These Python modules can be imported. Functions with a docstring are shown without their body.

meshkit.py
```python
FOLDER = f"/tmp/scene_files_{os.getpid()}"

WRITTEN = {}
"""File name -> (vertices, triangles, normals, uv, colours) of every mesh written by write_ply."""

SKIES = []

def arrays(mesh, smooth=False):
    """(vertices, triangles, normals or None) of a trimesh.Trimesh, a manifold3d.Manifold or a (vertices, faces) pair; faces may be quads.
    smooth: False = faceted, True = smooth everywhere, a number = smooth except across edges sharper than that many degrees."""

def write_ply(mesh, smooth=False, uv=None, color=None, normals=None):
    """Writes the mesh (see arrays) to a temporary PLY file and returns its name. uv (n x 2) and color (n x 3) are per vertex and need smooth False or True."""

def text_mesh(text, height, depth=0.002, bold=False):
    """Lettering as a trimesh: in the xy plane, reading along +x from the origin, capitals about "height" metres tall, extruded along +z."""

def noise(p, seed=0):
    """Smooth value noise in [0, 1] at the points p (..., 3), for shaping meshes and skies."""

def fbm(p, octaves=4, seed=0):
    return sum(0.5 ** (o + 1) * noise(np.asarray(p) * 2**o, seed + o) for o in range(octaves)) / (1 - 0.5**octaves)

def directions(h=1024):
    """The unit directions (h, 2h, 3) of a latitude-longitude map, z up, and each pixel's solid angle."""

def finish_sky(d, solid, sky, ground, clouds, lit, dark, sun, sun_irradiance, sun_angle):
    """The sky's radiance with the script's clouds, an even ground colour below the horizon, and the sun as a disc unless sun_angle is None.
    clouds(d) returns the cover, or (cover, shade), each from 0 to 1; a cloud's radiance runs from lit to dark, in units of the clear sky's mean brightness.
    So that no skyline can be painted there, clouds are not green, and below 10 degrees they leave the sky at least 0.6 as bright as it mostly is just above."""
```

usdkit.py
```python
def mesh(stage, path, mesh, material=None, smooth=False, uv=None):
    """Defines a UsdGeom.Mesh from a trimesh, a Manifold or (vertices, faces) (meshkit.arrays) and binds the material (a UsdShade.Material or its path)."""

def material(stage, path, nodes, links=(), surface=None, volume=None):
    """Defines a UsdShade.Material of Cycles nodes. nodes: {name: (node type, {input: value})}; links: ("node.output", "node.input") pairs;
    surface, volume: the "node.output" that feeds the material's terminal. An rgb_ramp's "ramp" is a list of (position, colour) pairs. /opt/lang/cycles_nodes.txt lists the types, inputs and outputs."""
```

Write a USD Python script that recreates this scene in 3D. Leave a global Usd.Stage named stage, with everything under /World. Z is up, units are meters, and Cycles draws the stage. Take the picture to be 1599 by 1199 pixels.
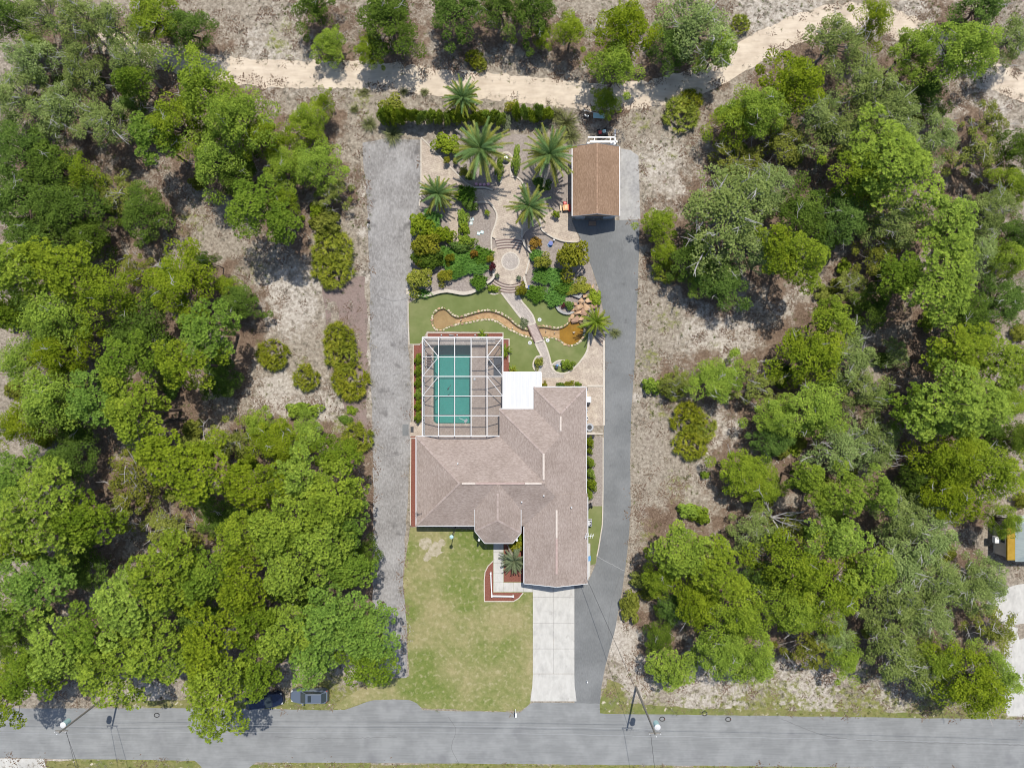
import math, random, numpy as np, trimesh, usdkit, meshkit, shapely
import manifold3d as m3
from shapely.geometry import Polygon, LineString, Point, MultiPolygon, box as rect
from shapely.ops import unary_union
from pxr import Usd, UsdGeom, UsdLux, UsdShade, Sdf, Gf, Vt

stage = Usd.Stage.CreateInMemory()
UsdGeom.SetStageUpAxis(stage, 'Z'); UsdGeom.SetStageMetersPerUnit(stage, 1.0)
UsdGeom.Xform.Define(stage, '/World'); stage.SetDefaultPrim(stage.GetPrimAtPath('/World'))
LOOKS = '/World/Looks'; UsdGeom.Scope.Define(stage, LOOKS)

# ---------------------------------------------------------------- camera, sky, sun, exposure
H = 90.0            # height of the drone
S = 12.1            # photograph pixels per metre on the ground
EXPOSURE = 0.0
SUN_EL, SUN_AZ = math.radians(65.5), math.radians(12.0)
cam = UsdGeom.Camera.Define(stage, '/World/camera')
cam.AddTranslateOp().Set(Gf.Vec3d(0, 0, H))
cam.CreateHorizontalApertureAttr(36.0); cam.CreateVerticalApertureAttr(36.0 * 767 / 1024)
cam.CreateFocalLengthAttr(36.0 / (2 * (799.5 / S / H))); cam.CreateFStopAttr(0.0)
cam.CreateClippingRangeAttr(Gf.Vec2f(0.5, 20000)); cam.CreateExposureAttr(EXPOSURE)
sky_m = usdkit.material(stage, LOOKS + '/sky_light', {
    's': ('sky_texture', {'sky_type': 'single_scattering', 'sun_disc': False, 'sun_elevation': SUN_EL, 'sun_rotation': SUN_AZ, 'aerosol_density': 1.0}),
    'b': ('background_shader', {'strength': 0.14})}, [('s.color', 'b.color')], surface='b.background')
dome = UsdLux.DomeLight.Define(stage, '/World/sky')
UsdShade.MaterialBindingAPI.Apply(dome.GetPrim()).Bind(sky_m)
dome.GetPrim().SetCustomDataByKey('kind', 'structure')
sun = UsdLux.DistantLight.Define(stage, '/World/sun')
sun.CreateIntensityAttr(1.15); sun.CreateAngleAttr(0.53); sun.CreateColorAttr(Gf.Vec3f(1.0, 0.955, 0.88)); sun.CreateNormalizeAttr(True)
SD = np.array([math.sin(SUN_AZ) * math.cos(SUN_EL), math.cos(SUN_AZ) * math.cos(SUN_EL), math.sin(SUN_EL)])
q = Gf.Rotation(Gf.Vec3d(0, 0, 1), Gf.Vec3d(*map(float, SD)))
sun.AddTransformOp().Set(Gf.Matrix4d().SetRotate(q))

# ---------------------------------------------------------------- helpers
NAMES = {}
def numbered(path):
    n = NAMES.get(path, -1) + 1; NAMES[path] = n
    return path if n == 0 else f'{path}_{n:03d}'
def tag(p, label=None, cat=None, group=None, kind=None):
    p = p.GetPrim() if hasattr(p, 'GetPrim') else p
    for k, v in (('label', label), ('category', cat), ('group', group), ('kind', kind)):
        if v: p.SetCustomDataByKey(k, v)
    return p
def thing(name, label, cat, loc=(0, 0, 0), rz=0.0, group=None, scale=None, kind=None):
    x = UsdGeom.Xform.Define(stage, numbered('/World/' + name))
    x.AddTranslateOp().Set(Gf.Vec3d(*map(float, loc)))
    if rz: x.AddRotateZOp().Set(float(rz))
    if scale is not None: x.AddScaleOp().Set(Gf.Vec3f(*map(float, scale)))
    return tag(x, label, cat, group, kind)
def obj(name, mesh, m, parent=None, smooth=False, label=None, cat=None, group=None, kind=None):
    base = '/World' if parent is None else str((parent.GetPrim() if hasattr(parent, 'GetPrim') else parent).GetPath())
    if isinstance(mesh, list): mesh = cat_mesh(mesh)
    g = usdkit.mesh(stage, numbered(base + '/' + name), mesh, m, smooth=smooth)
    return tag(g, label, cat, group, kind)
def copy_of(proto, name, label, cat, loc, rz=0.0, scale=(1, 1, 1), group=None):
    p = thing(name, label, cat, loc, rz, group, scale)
    p.GetReferences().AddInternalReference(proto); p.SetInstanceable(True)
    return p
def va(m):
    v, f, _ = meshkit.arrays(m); return v, f
def cat_mesh(ms):
    V, F, n = [], [], 0
    for m in ms:
        v, f = va(m); V.append(v); F.append(f + n); n += len(v)
    return np.vstack(V), np.vstack(F)
def bx(c, s, rz=0.0):
    b = trimesh.creation.box(s)
    if rz: b.apply_transform(trimesh.transformations.rotation_matrix(rz, [0, 0, 1]))
    b.apply_translation(c); return b
def rbox(c, s, r=0.03, rz=0.0):
    h = np.array(s) / 2 - r
    pts = [m3.Manifold.sphere(r, 8).translate([x * h[0], y * h[1], z * h[2]]) for x in (-1, 1) for y in (-1, 1) for z in (-1, 1)]
    m = m3.Manifold.batch_hull(pts).rotate([0, 0, math.degrees(rz)]).translate(list(map(float, c)))
    return m
def tube(p0, p1, r0, r1=None, n=6, caps=True):
    p0, p1 = np.array(p0, float), np.array(p1, float); r1 = r0 if r1 is None else r1
    d = p1 - p0; d /= np.linalg.norm(d) + 1e-9
    a = np.cross(d, [0, 0, 1.0] if abs(d[2]) < .9 else [1.0, 0, 0]); a /= np.linalg.norm(a); b = np.cross(d, a)
    t = np.arange(n) / n * 2 * np.pi; c = np.cos(t)[:, None] * a + np.sin(t)[:, None] * b
    v = np.vstack([p0 + c * r0, p1 + c * r1]); i = np.arange(n); j = (i + 1) % n
    f = [np.stack([i, j, j + n], 1), np.stack([i, j + n, i + n], 1)]
    if caps:
        v = np.vstack([v, p0, p1]); f += [np.stack([j, i, np.full(n, 2 * n)], 1), np.stack([i + n, j + n, np.full(n, 2 * n + 1)], 1)]
    return v, np.vstack(f)
def chain(pts, radii, n=6):
    return cat_mesh([tube(pts[k], pts[k + 1], radii[k], radii[k + 1], n, caps=(k in (0, len(pts) - 2))) for k in range(len(pts) - 1)])
def cyl(c, r, h, n=16, r2=None):
    return tube((c[0], c[1], c[2]), (c[0], c[1], c[2] + h), r, r if r2 is None else r2, n)
def beam(p0, p1, w, h=None):
    """a rectangular bar from p0 to p1"""
    p0, p1 = np.array(p0, float), np.array(p1, float); h = w if h is None else h
    d = p1 - p0; L = np.linalg.norm(d); d /= L
    a = np.cross([0, 0, 1.0], d) if abs(d[2]) < .95 else np.array([1.0, 0, 0]); a /= np.linalg.norm(a); b = np.cross(d, a)
    m = trimesh.creation.box((L, w, h)); T = np.eye(4); T[:3, 0], T[:3, 1], T[:3, 2], T[:3, 3] = d, a, b, (p0 + p1) / 2
    m.apply_transform(T); return m

# the ground rises gently towards the back of the garden
YA, YB, RISE = 8.3, 20.6, 0.5
def hz(y): return np.interp(y, [YA, YB], [0, RISE])
def W(px, py, z=0.0):
    """the point at height z that stands at a place of the survey picture"""
    k = (H - z) / H / S
    return np.array([(px - 799.5) * k, (599.5 - py) * k])
def G(px, py, off=0.0):
    z = off
    for _ in range(4): p = W(px, py, z); z = float(hz(p[1])) + off
    return np.array([p[0], p[1], z])
def gp(pts, off=0.0): return [tuple(G(x, y, off)[:2]) for x, y in pts]
def poly(pts, off=0.0): return Polygon(gp(pts, off)).buffer(0)
def spline(pts, step=0.5, closed=False):
    """a smooth curve through the points"""
    p = np.array(pts, float)
    if closed: p = np.vstack([p[-2:], p, p[:3]])
    else: p = np.vstack([2 * p[0] - p[1], p, 2 * p[-1] - p[-2]])
    out = []
    for i in range(1, len(p) - 2):
        a, b, c, d = p[i - 1:i + 3]; n = max(1, int(np.linalg.norm(c - b) / step))
        for t in np.arange(n) / n:
            out.append(.5 * (2 * b + (c - a) * t + (2 * a - 5 * b + 4 * c - d) * t * t + (3 * b - a - 3 * c + d) * t ** 3))
    if not closed: out.append(p[-2])
    else: out = out[:len(out)]
    return np.array(out)
def wobble(pg, amp, step=0.5, seed=0, freq=0.8):
    """an edge that frays a little"""
    out = []
    for g in getattr(pg, 'geoms', [pg]):
        L = g.exterior.length; n = int(L / step)
        pts = np.array([g.exterior.interpolate(k * step).coords[0] for k in range(n)])
        q3 = np.c_[pts, np.full(n, seed * 3.7)]
        d = np.stack([meshkit.fbm(q3 * freq, 3, seed) - .5, meshkit.fbm(q3 * freq + 50, 3, seed + 9) - .5], 1) * 2 * amp
        out.append(Polygon(pts + d).buffer(0))
    return unary_union(out)
def tri2(pg):
    V, F, n = [], [], 0
    for g in getattr(pg, 'geoms', [pg]):
        if g.geom_type != 'Polygon' or g.area < 1e-5: continue
        v, f = trimesh.creation.triangulate_polygon(g, engine='earcut')
        a, b, c = v[f[:, 0]], v[f[:, 1]], v[f[:, 2]]
        s = np.cross(b - a, c - a) < 0; f[s] = f[s][:, ::-1]
        V.append(v); F.append(f + n); n += len(v)
    return (np.vstack(V), np.vstack(F)) if V else (np.zeros((0, 2)), np.zeros((0, 3), int))
def sheet(pg, off):
    """a surface that lies on the ground, off metres above it"""
    ms = []
    for lo, hi in ((-1e4, YA), (YA, YB), (YB, 1e4)):
        part = pg.intersection(rect(-1e4, lo, 1e4, hi))
        if part.is_empty: continue
        v, f = tri2(part)
        if len(v): ms.append((np.c_[v, hz(v[:, 1]) + off], f))
    return cat_mesh(ms)
def slab(pg, z0, z1, follow=False):
    ms = []
    for g in getattr(pg, 'geoms', [pg]):
        if g.geom_type != 'Polygon' or g.area < 1e-5: continue
        m = trimesh.creation.extrude_polygon(g, z1 - z0, engine='earcut'); v = np.array(m.vertices); v[:, 2] += z0
        if follow: v[:, 2] += hz(v[:, 1])
        ms.append((v, np.array(m.faces)))
    return cat_mesh(ms)
def kerb(pts, w, h, off=0.0, z0=-0.1, px=True, closed=False):
    line = gp(pts, off) if px else pts
    if closed: line = list(line) + [line[0]]
    return slab(LineString(line).buffer(w / 2, cap_style='flat', join_style='mitre'), z0 + off, h + off, follow=True)
def side_walls(pg, z0, z1):
    """the inner face of a pit"""
    v, f, n = [], [], 0
    for g in getattr(pg, 'geoms', [pg]):
        c = np.array(shapely.geometry.polygon.orient(g).exterior.coords)[:-1]; k = len(c); i = np.arange(k); j = (i + 1) % k
        v += [np.c_[c, np.full(k, z0)], np.c_[c, np.full(k, z1)]]
        f += [np.stack([j, i, i + k], 1) + n, np.stack([j, i + k, j + k], 1) + n]; n += 2 * k
    return np.vstack(v), np.vstack(f)

# ---------------------------------------------------------------- materials
def principled(name, color, rough=0.6, metal=0.0, spec=0.5):
    return usdkit.material(stage, f'{LOOKS}/{name}', {'p': ('principled_bsdf', {'base_color': color, 'roughness': rough, 'metallic': metal, 'specular_ior_level': spec})}, surface='p.BSDF')
def mottled(name, ramp, scale=3.0, detail=6.0, rough=0.85, ramp2=None, scale2=0.15, lo=.45, hi=.6, bump=0.0, stretch=None, rn=0.6, spec=0.3, c3=None, scale3=20, lo3=.6, hi3=.7, nz=0.0):
    """procedural colour: fine noise through a ramp, a second ramp mixed in by broad patches, and specks"""
    n = {'g': ('geometry', {}), 'n1': ('noise_texture', {'scale': scale, 'detail': detail, 'roughness': rn}),
         'r1': ('rgb_ramp', {'ramp': ramp}), 'p': ('principled_bsdf', {'roughness': rough, 'specular_ior_level': spec})}
    l = [('n1.fac', 'r1.fac')]
    if stretch is not None:
        n['m'] = ('mapping', {'scale': stretch}); l += [('g.position', 'm.vector'), ('m.vector', 'n1.vector')]
    else: l += [('g.position', 'n1.vector')]
    out = 'r1.color'
    if ramp2:
        n['r2'] = ('rgb_ramp', {'ramp': ramp2}); l += [('n1.fac', 'r2.fac')]
        n['n2'] = ('noise_texture', {'scale': scale2, 'detail': 5.0, 'roughness': 0.6}); l += [('g.position', 'n2.vector')]
        n['k2'] = ('map_range', {'from_min': lo, 'from_max': hi, 'clamp': True}); l += [('n2.fac', 'k2.value')]
        n['x2'] = ('mix_color', {}); l += [('k2.result', 'x2.fac'), (out, 'x2.a'), ('r2.color', 'x2.b')]; out = 'x2.result'
    if c3:
        n['n3'] = ('noise_texture', {'scale': scale3, 'detail': 3.0}); l += [('g.position', 'n3.vector')]
        n['k3'] = ('map_range', {'from_min': lo3, 'from_max': hi3, 'clamp': True}); l += [('n3.fac', 'k3.value')]
        n['x3'] = ('mix_color', {'b': c3}); l += [('k3.result', 'x3.fac'), (out, 'x3.a')]; out = 'x3.result'
    l += [(out, 'p.base_color')]
    if bump:
        n['b'] = ('bump', {'strength': bump, 'distance': 0.05}); l += [('n1.fac', 'b.height'), ('b.normal', 'p.normal')]
    return usdkit.material(stage, f'{LOOKS}/{name}', n, l, surface='p.BSDF')
def foliage(name, dark, mid, light, trans=0.3, gloss=0.08):
    """leaves: each leaf its own tone, each plant its own cast, light coming through"""
    n = {'g': ('geometry', {}), 'o': ('object_info', {}), 'n': ('noise_texture', {'scale': 0.55, 'detail': 3.0}),
         'i': ('noise_texture', {'scale': 6.0, 'detail': 1.0}), 'a': ('math', {'math_type': 'multiply_add', 'value2': 1.05}), 'b': ('math', {'math_type': 'multiply_add', 'value2': 0.75, 'value3': -0.40}),
         'r': ('rgb_ramp', {'ramp': [(0.12, dark), (0.5, mid), (0.88, light)]}),
         'h': ('hsv', {'fac': 1.0}), 'hh': ('map_range', {'to_min': 0.494, 'to_max': 0.511}), 'hv': ('map_range', {'to_min': 0.84, 'to_max': 1.16}),
         'hs': ('map_range', {'to_min': 0.98, 'to_max': 0.88}),
         'p': ('principled_bsdf', {'roughness': 0.7, 'specular_ior_level': gloss}), 't': ('translucent_bsdf', {}), 'x': ('mix_closure', {'fac': trans})}
    l = [('g.position', 'n.vector'), ('n.fac', 'b.value1'), ('g.position', 'i.vector'), ('i.fac', 'a.value1'), ('b.value', 'a.value3'), ('a.value', 'r.fac'),
         ('r.color', 'h.color'), ('o.random', 'hh.value'), ('o.random', 'hv.value'), ('hh.result', 'h.hue'), ('hv.result', 'h.value'), ('o.random', 'hs.value'), ('hs.result', 'h.saturation'),
         ('h.color', 'p.base_color'), ('h.color', 't.color'), ('p.BSDF', 'x.closure1'), ('t.BSDF', 'x.closure2')]
    return usdkit.material(stage, f'{LOOKS}/{name}', n, l, surface='x.closure')

M = {}
M['asphalt_old'] = mottled('old_asphalt', [(.25, (.15, .14, .13)), (.5, (.23, .218, .206)), (.75, (.35, .334, .318))], 5.0, 8, .9, [(.25, (.23, .219, .208)), (.75, (.385, .37, .353))], .3, .4, .66, .3, c3=(.11, .103, .098), scale3=.7, lo3=.6, hi3=.8, stretch=(1, .5, 1))
M['asphalt_new'] = mottled('sealed_asphalt', [(.3, (.133, .137, .136)), (.7, (.175, .179, .177))], 9.0, 8, .85, [(.3, (.172, .176, .174)), (.7, (.215, .219, .216))], .22, .42, .62, .15, stretch=(1, .25, 1), c3=(.12, .12, .12), scale3=.8, lo3=.66, hi3=.78)
M['street'] = mottled('street_asphalt', [(.3, (.185, .189, .186)), (.7, (.228, .232, .228))], 5.0, 8, .85, [(.3, (.235, .239, .235)), (.7, (.272, .276, .271))], .35, .42, .62, .15, stretch=(.06, 1, 1), c3=(.17, .171, .173), scale3=.3, lo3=.6, hi3=.78)
M['concrete'] = mottled('pale_concrete', [(.3, (.44, .425, .39)), (.7, (.54, .525, .485))], 2.0, 8, .85, [(.3, (.36, .35, .325)), (.7, (.47, .455, .42))], .5, .48, .68, .1, stretch=(1, .4, 1), c3=(.33, .315, .29), scale3=.9, lo3=.64, hi3=.78)
M['concrete_old'] = mottled('weathered_concrete', [(.3, (.31, .30, .285)), (.7, (.43, .42, .40))], 2.2, 8, .9, [(.3, (.24, .235, .23)), (.7, (.36, .35, .34))], .5, .45, .65, .1)
M['kerb'] = mottled('kerb_concrete', [(.3, (.44, .39, .32)), (.7, (.56, .505, .43))], 4.0, 6, .85)
M['sand'] = mottled('track_sand', [(.25, (.50, .41, .31)), (.6, (.60, .51, .40)), (.8, (.66, .57, .46))], 1.5, 8, .95, [(.25, (.42, .34, .26)), (.75, (.55, .46, .36))], .5, .45, .65, .25, stretch=(.3, 1.6, 1))
M['turf'] = mottled('putting_turf', [(.3, (.125, .155, .045)), (.7, (.155, .185, .062))], .8, 8, .95, [(.3, (.17, .185, .07)), (.7, (.21, .22, .09))], .16, .45, .62, .2)
M['lawn'] = mottled('front_lawn', [(.25, (.085, .125, .022)), (.5, (.14, .175, .04)), (.75, (.23, .23, .08))], 1.6, 9, .95, [(.25, (.19, .18, .07)), (.6, (.31, .27, .135)), (.8, (.42, .36, .22))], .11, .40, .60, .5, c3=(.39, .345, .205), scale3=1.9, lo3=.54, hi3=.84, rn=.72)
M['verge'] = mottled('verge_grass', [(.25, (.12, .13, .035)), (.5, (.19, .18, .065)), (.75, (.30, .26, .13))], 2.2, 9, .95, [(.25, (.10, .13, .03)), (.7, (.19, .2, .06))], .2, .45, .6, .5, c3=(.50, .44, .34), scale3=1.3, lo3=.63, hi3=.70, rn=.72)
M['mulch_red'] = mottled('red_mulch', [(.3, (.15, .055, .038)), (.7, (.25, .10, .072))], 7.0, 6, .95, bump=.5)
M['mulch_grey'] = mottled('grey_mulch', [(.25, (.15, .122, .105)), (.5, (.275, .235, .205)), (.75, (.43, .38, .34))], 4.5, 8, .95, [(.25, (.2, .165, .14)), (.75, (.37, .32, .28))], .3, .45, .6, .6, rn=.7)
M['mulch_brown'] = mottled('brown_bark', [(.25, (.165, .115, .098)), (.75, (.30, .235, .205))], 5.0, 8, .95, bump=.5, rn=.7)
M['metal_white'] = principled('white_metal', (.74, .74, .73), .4)
M['white_paint'] = mottled('white_paint', [(.3, (.55, .55, .545)), (.7, (.64, .64, .63))], 1.2, 4, .5)
M['wall'] = mottled('stucco', [(.3, (.52, .47, .41)), (.7, (.60, .55, .48))], 3.0, 6, .9, bump=.2)
M['glass'] = principled('dark_glass', (.03, .04, .045), .08)
M['dark'] = principled('dark_plastic', (.03, .03, .033), .5)
M['rubber'] = principled('tyre_rubber', (.02, .02, .02), .8)
M['steel'] = principled('grey_metal', (.35, .36, .37), .4, .7)
M['ridge_white'] = mottled('pale_ridge_vent', [(.3, (.50, .43, .375)), (.7, (.60, .53, .47))], 3, 4, .8)
M['ridge_pink'] = mottled('faded_ridge_vent', [(.3, (.36, .26, .23)), (.7, (.44, .335, .30))], 3, 4, .8)
M['wood_pole'] = mottled('weathered_pole', [(.3, (.17, .155, .135)), (.7, (.29, .27, .24))], 4, 6, .9, stretch=(6, 6, .6))
M['bark'] = mottled('tree_bark', [(.3, (.075, .05, .038)), (.7, (.17, .125, .10))], 7, 6, .95, stretch=(1, 1, .35))
M['bark_pale'] = mottled('oak_bark', [(.3, (.13, .115, .105)), (.7, (.26, .24, .225))], 7, 6, .95, stretch=(1, 1, .35))
M['dead_wood'] = mottled('dead_wood', [(.3, (.30, .28, .265)), (.7, (.46, .44, .42))], 5, 5, .95)
M['palm_bark'] = mottled('palm_bark', [(.3, (.09, .065, .05)), (.7, (.19, .15, .115))], 9, 5, .95)
M['wood_mat'] = mottled('tan_boards', [(.3, (.26, .175, .12)), (.7, (.35, .25, .18))], 2, 6, .8, stretch=(.3, 4, 1))

def shingles(name, ramp, ramp2, tone=1.0):
    n = {'g': ('geometry', {}), 'sx': ('separate_xyz', {}),
         'cz': ('math', {'math_type': 'multiply', 'value2': 9.0}), 'cf': ('math', {'math_type': 'fraction'}), 'cl': ('math', {'math_type': 'floor'}),
         'cm': ('combine_xyz', {}) if False else ('mapping', {'scale': (1.7, 1.7, 12.0)}),
         'n1': ('noise_texture', {'scale': 1.6, 'detail': 6.0, 'roughness': .75}), 'r1': ('rgb_ramp', {'ramp': ramp}),
         'n2': ('noise_texture', {'scale': .32, 'detail': 6.0, 'roughness': .6}), 'r2': ('rgb_ramp', {'ramp': ramp2}), 'x': ('mix_color', {'blend_type': 'multiply', 'fac': 1.0}),
         'k': ('map_range', {'from_min': 0.0, 'from_max': .28, 'to_min': .93, 'to_max': 1.0, 'clamp': True}), 'x2': ('mix_color', {'blend_type': 'multiply', 'fac': 1.0}),
         'b': ('bump', {'strength': .12, 'distance': .03}), 'p': ('principled_bsdf', {'roughness': .9, 'specular_ior_level': .25})}
    l = [('g.position', 'sx.vector'), ('sx.z', 'cz.value1'), ('cz.value', 'cf.value1'), ('g.position', 'cm.vector'), ('cm.vector', 'n1.vector'), ('n1.fac', 'r1.fac'),
         ('g.position', 'n2.vector'), ('n2.fac', 'r2.fac'), ('r1.color', 'x.a'), ('r2.color', 'x.b'), ('cf.value', 'k.value'), ('x.result', 'x2.a'), ('k.result', 'x2.b'),
         ('x2.result', 'p.base_color'), ('cf.value', 'b.height'), ('b.normal', 'p.normal')]
    return usdkit.material(stage, f'{LOOKS}/{name}', n, l, surface='p.BSDF')
M['shingle'] = shingles('rose_shingles', [(.25, (.20, .155, .132)), (.5, (.325, .265, .232)), (.75, (.46, .39, .35))], [(.3, (.80, .78, .76)), (.5, (.95, .94, .93)), (.7, (1, 1, 1))])
M['shingle_brown'] = shingles('brown_shingles', [(.25, (.17, .105, .066)), (.5, (.29, .19, .125)), (.75, (.42, .295, .21))], [(.3, (.8, .78, .76)), (.7, (1, 1, 1))])

def pavers(name, c1, c2, c3, mortar, scale=1.0, rot=0.0, bw=.36, rh=.24):
    n = {'g': ('geometry', {}), 'm': ('mapping', {'rotation': (0, 0, rot)}),
         'b': ('brick_texture', {'scale': scale, 'color1': c1, 'color2': c2, 'mortar': mortar, 'mortar_size': .012, 'brick_width': bw, 'row_height': rh, 'bias': -.1}),
         'n': ('noise_texture', {'scale': .9, 'detail': 5.0, 'roughness': .7}), 'k': ('map_range', {'from_min': .48, 'from_max': .66, 'clamp': True}), 'x': ('mix_color', {'b': c3}),
         'n2': ('noise_texture', {'scale': 6.0, 'detail': 4.0}), 'r2': ('rgb_ramp', {'ramp': [(.3, (.84, .83, .82)), (.7, (1.08, 1.08, 1.08))]}), 'x2': ('mix_color', {'blend_type': 'multiply', 'fac': 1.0, 'use_clamp': False}),
         'bu': ('bump', {'strength': .3, 'distance': .02, 'invert': True}), 'p': ('principled_bsdf', {'roughness': .85, 'specular_ior_level': .3})}
    l = [('g.position', 'm.vector'), ('m.vector', 'b.vector'), ('g.position', 'n.vector'), ('n.fac', 'k.value'), ('k.result', 'x.fac'), ('b.color', 'x.a'), ('g.position', 'n2.vector'), ('n2.fac', 'r2.fac'),
         ('x.result', 'x2.a'), ('r2.color', 'x2.b'), ('x2.result', 'p.base_color'), ('b.fac', 'bu.height'), ('bu.normal', 'p.normal')]
    return usdkit.material(stage, f'{LOOKS}/{name}', n, l, surface='p.BSDF')
M['paver'] = pavers('tan_pavers', (.40, .33, .265), (.48, .40, .325), (.53, .455, .36), (.27, .225, .18), rot=.3)
M['paver_grey'] = pavers('mixed_pavers', (.36, .32, .285), (.47, .42, .37), (.41, .36, .32), (.30, .26, .22), rot=.9)
M['deck'] = pavers('pool_deck_pavers', (.34, .27, .225), (.41, .335, .285), (.38, .315, .265), (.24, .195, .165), rot=0)
M['stone'] = mottled('creek_stone', [(.25, (.36, .27, .18)), (.5, (.52, .43, .32)), (.8, (.66, .58, .46))], 2.2, 6, .85, bump=.4)
M['stone_red'] = mottled('reddish_stone', [(.25, (.29, .17, .115)), (.75, (.44, .29, .20))], 2.2, 6, .85, bump=.4)
M['sandstone'] = mottled('orange_sandstone', [(.25, (.37, .23, .13)), (.5, (.50, .33, .20)), (.8, (.60, .43, .28))], 1.6, 7, .85, bump=.5)
M['creek_bed'] = mottled('creek_bed', [(.25, (.25, .175, .115)), (.5, (.40, .30, .205)), (.75, (.55, .44, .33))], 2.2, 8, .8, bump=.5, rn=.7)
M['pond_bed'] = mottled('pond_bed', [(.25, (.25, .19, .115)), (.75, (.36, .285, .18))], 1.4, 7, .8)
M['pool_wall'] = mottled('pool_plaster', [(.3, (.085, .29, .26)), (.7, (.11, .335, .30))], .7, 4, .7)
def water(name, tint, rough=.02):
    return usdkit.material(stage, f'{LOOKS}/{name}', {'t': ('transparent_bsdf', {'color': tint}), 'g': ('glossy_bsdf', {'roughness': rough, 'color': (1, 1, 1)}), 'f': ('fresnel', {'IOR': 1.33}),
        'n': ('noise_texture', {'scale': 3.0, 'detail': 3.0}), 'ge': ('geometry', {}), 'b': ('bump', {'strength': .12, 'distance': .05}), 'x': ('mix_closure', {})},
        [('ge.position', 'n.vector'), ('n.fac', 'b.height'), ('b.normal', 'g.normal'), ('f.fac', 'x.fac'), ('t.BSDF', 'x.closure1'), ('g.BSDF', 'x.closure2')], surface='x.closure')
M['pool_water'] = water('pool_water', (.62, .93, .90))
M['creek_water'] = water('creek_water', (.96, .91, .80))
M['pond_water'] = water('amber_pond_water', (.88, .74, .36))
M['screen'] = usdkit.material(stage, LOOKS + '/insect_screen', {'t': ('transparent_bsdf', {}), 'd': ('diffuse_bsdf', {'color': (.16, .16, .16)}), 'x': ('mix_closure', {'fac': .20})},
    [('t.BSDF', 'x.closure1'), ('d.BSDF', 'x.closure2')], surface='x.closure')

M['pine_y'] = foliage('bright_pine_needles', (.055, .09, .004), (.205, .29, .009), (.395, .465, .022), .22)
M['pine_g'] = foliage('green_pine_needles', (.04, .08, .004), (.145, .24, .011), (.295, .39, .026), .22)
M['leaf_b'] = foliage('bright_oak_leaves', (.06, .10, .004), (.215, .305, .007), (.41, .48, .02), .3)
M['leaf_s'] = foliage('sage_oak_leaves', (.065, .092, .018), (.20, .265, .055), (.39, .45, .13), .22)
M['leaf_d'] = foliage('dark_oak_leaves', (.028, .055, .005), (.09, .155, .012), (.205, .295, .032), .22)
M['leaf_o'] = foliage('olive_leaves', (.07, .085, .008), (.19, .215, .022), (.36, .37, .06), .22)
M['palmetto'] = foliage('palmetto_leaves', (.10, .125, .008), (.25, .29, .014), (.46, .42, .03), .25)
M['palm_leaf'] = foliage('palm_leaflets', (0.136, 0.156, 0.018), (0.240, 0.264, 0.036), (0.384, 0.368, 0.080), .25)
M['palm_core'] = foliage('young_palm_leaflets', (0.076, 0.140, 0.034), (0.132, 0.221, 0.055), (0.212, 0.315, 0.093), .25)
M['palm_grey'] = foliage('silver_palm_leaflets', (0.102, 0.133, 0.061), (0.184, 0.224, 0.112), (0.296, 0.337, 0.187), .25)
M['fern'] = foliage('fern_leaves', (.04, .10, .008), (.10, .22, .016), (.20, .36, .04), .3)
M['yellow_leaf'] = foliage('yellow_shrub_leaves', (.10, .11, .006), (.26, .27, .012), (.44, .40, .022), .3)
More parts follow.
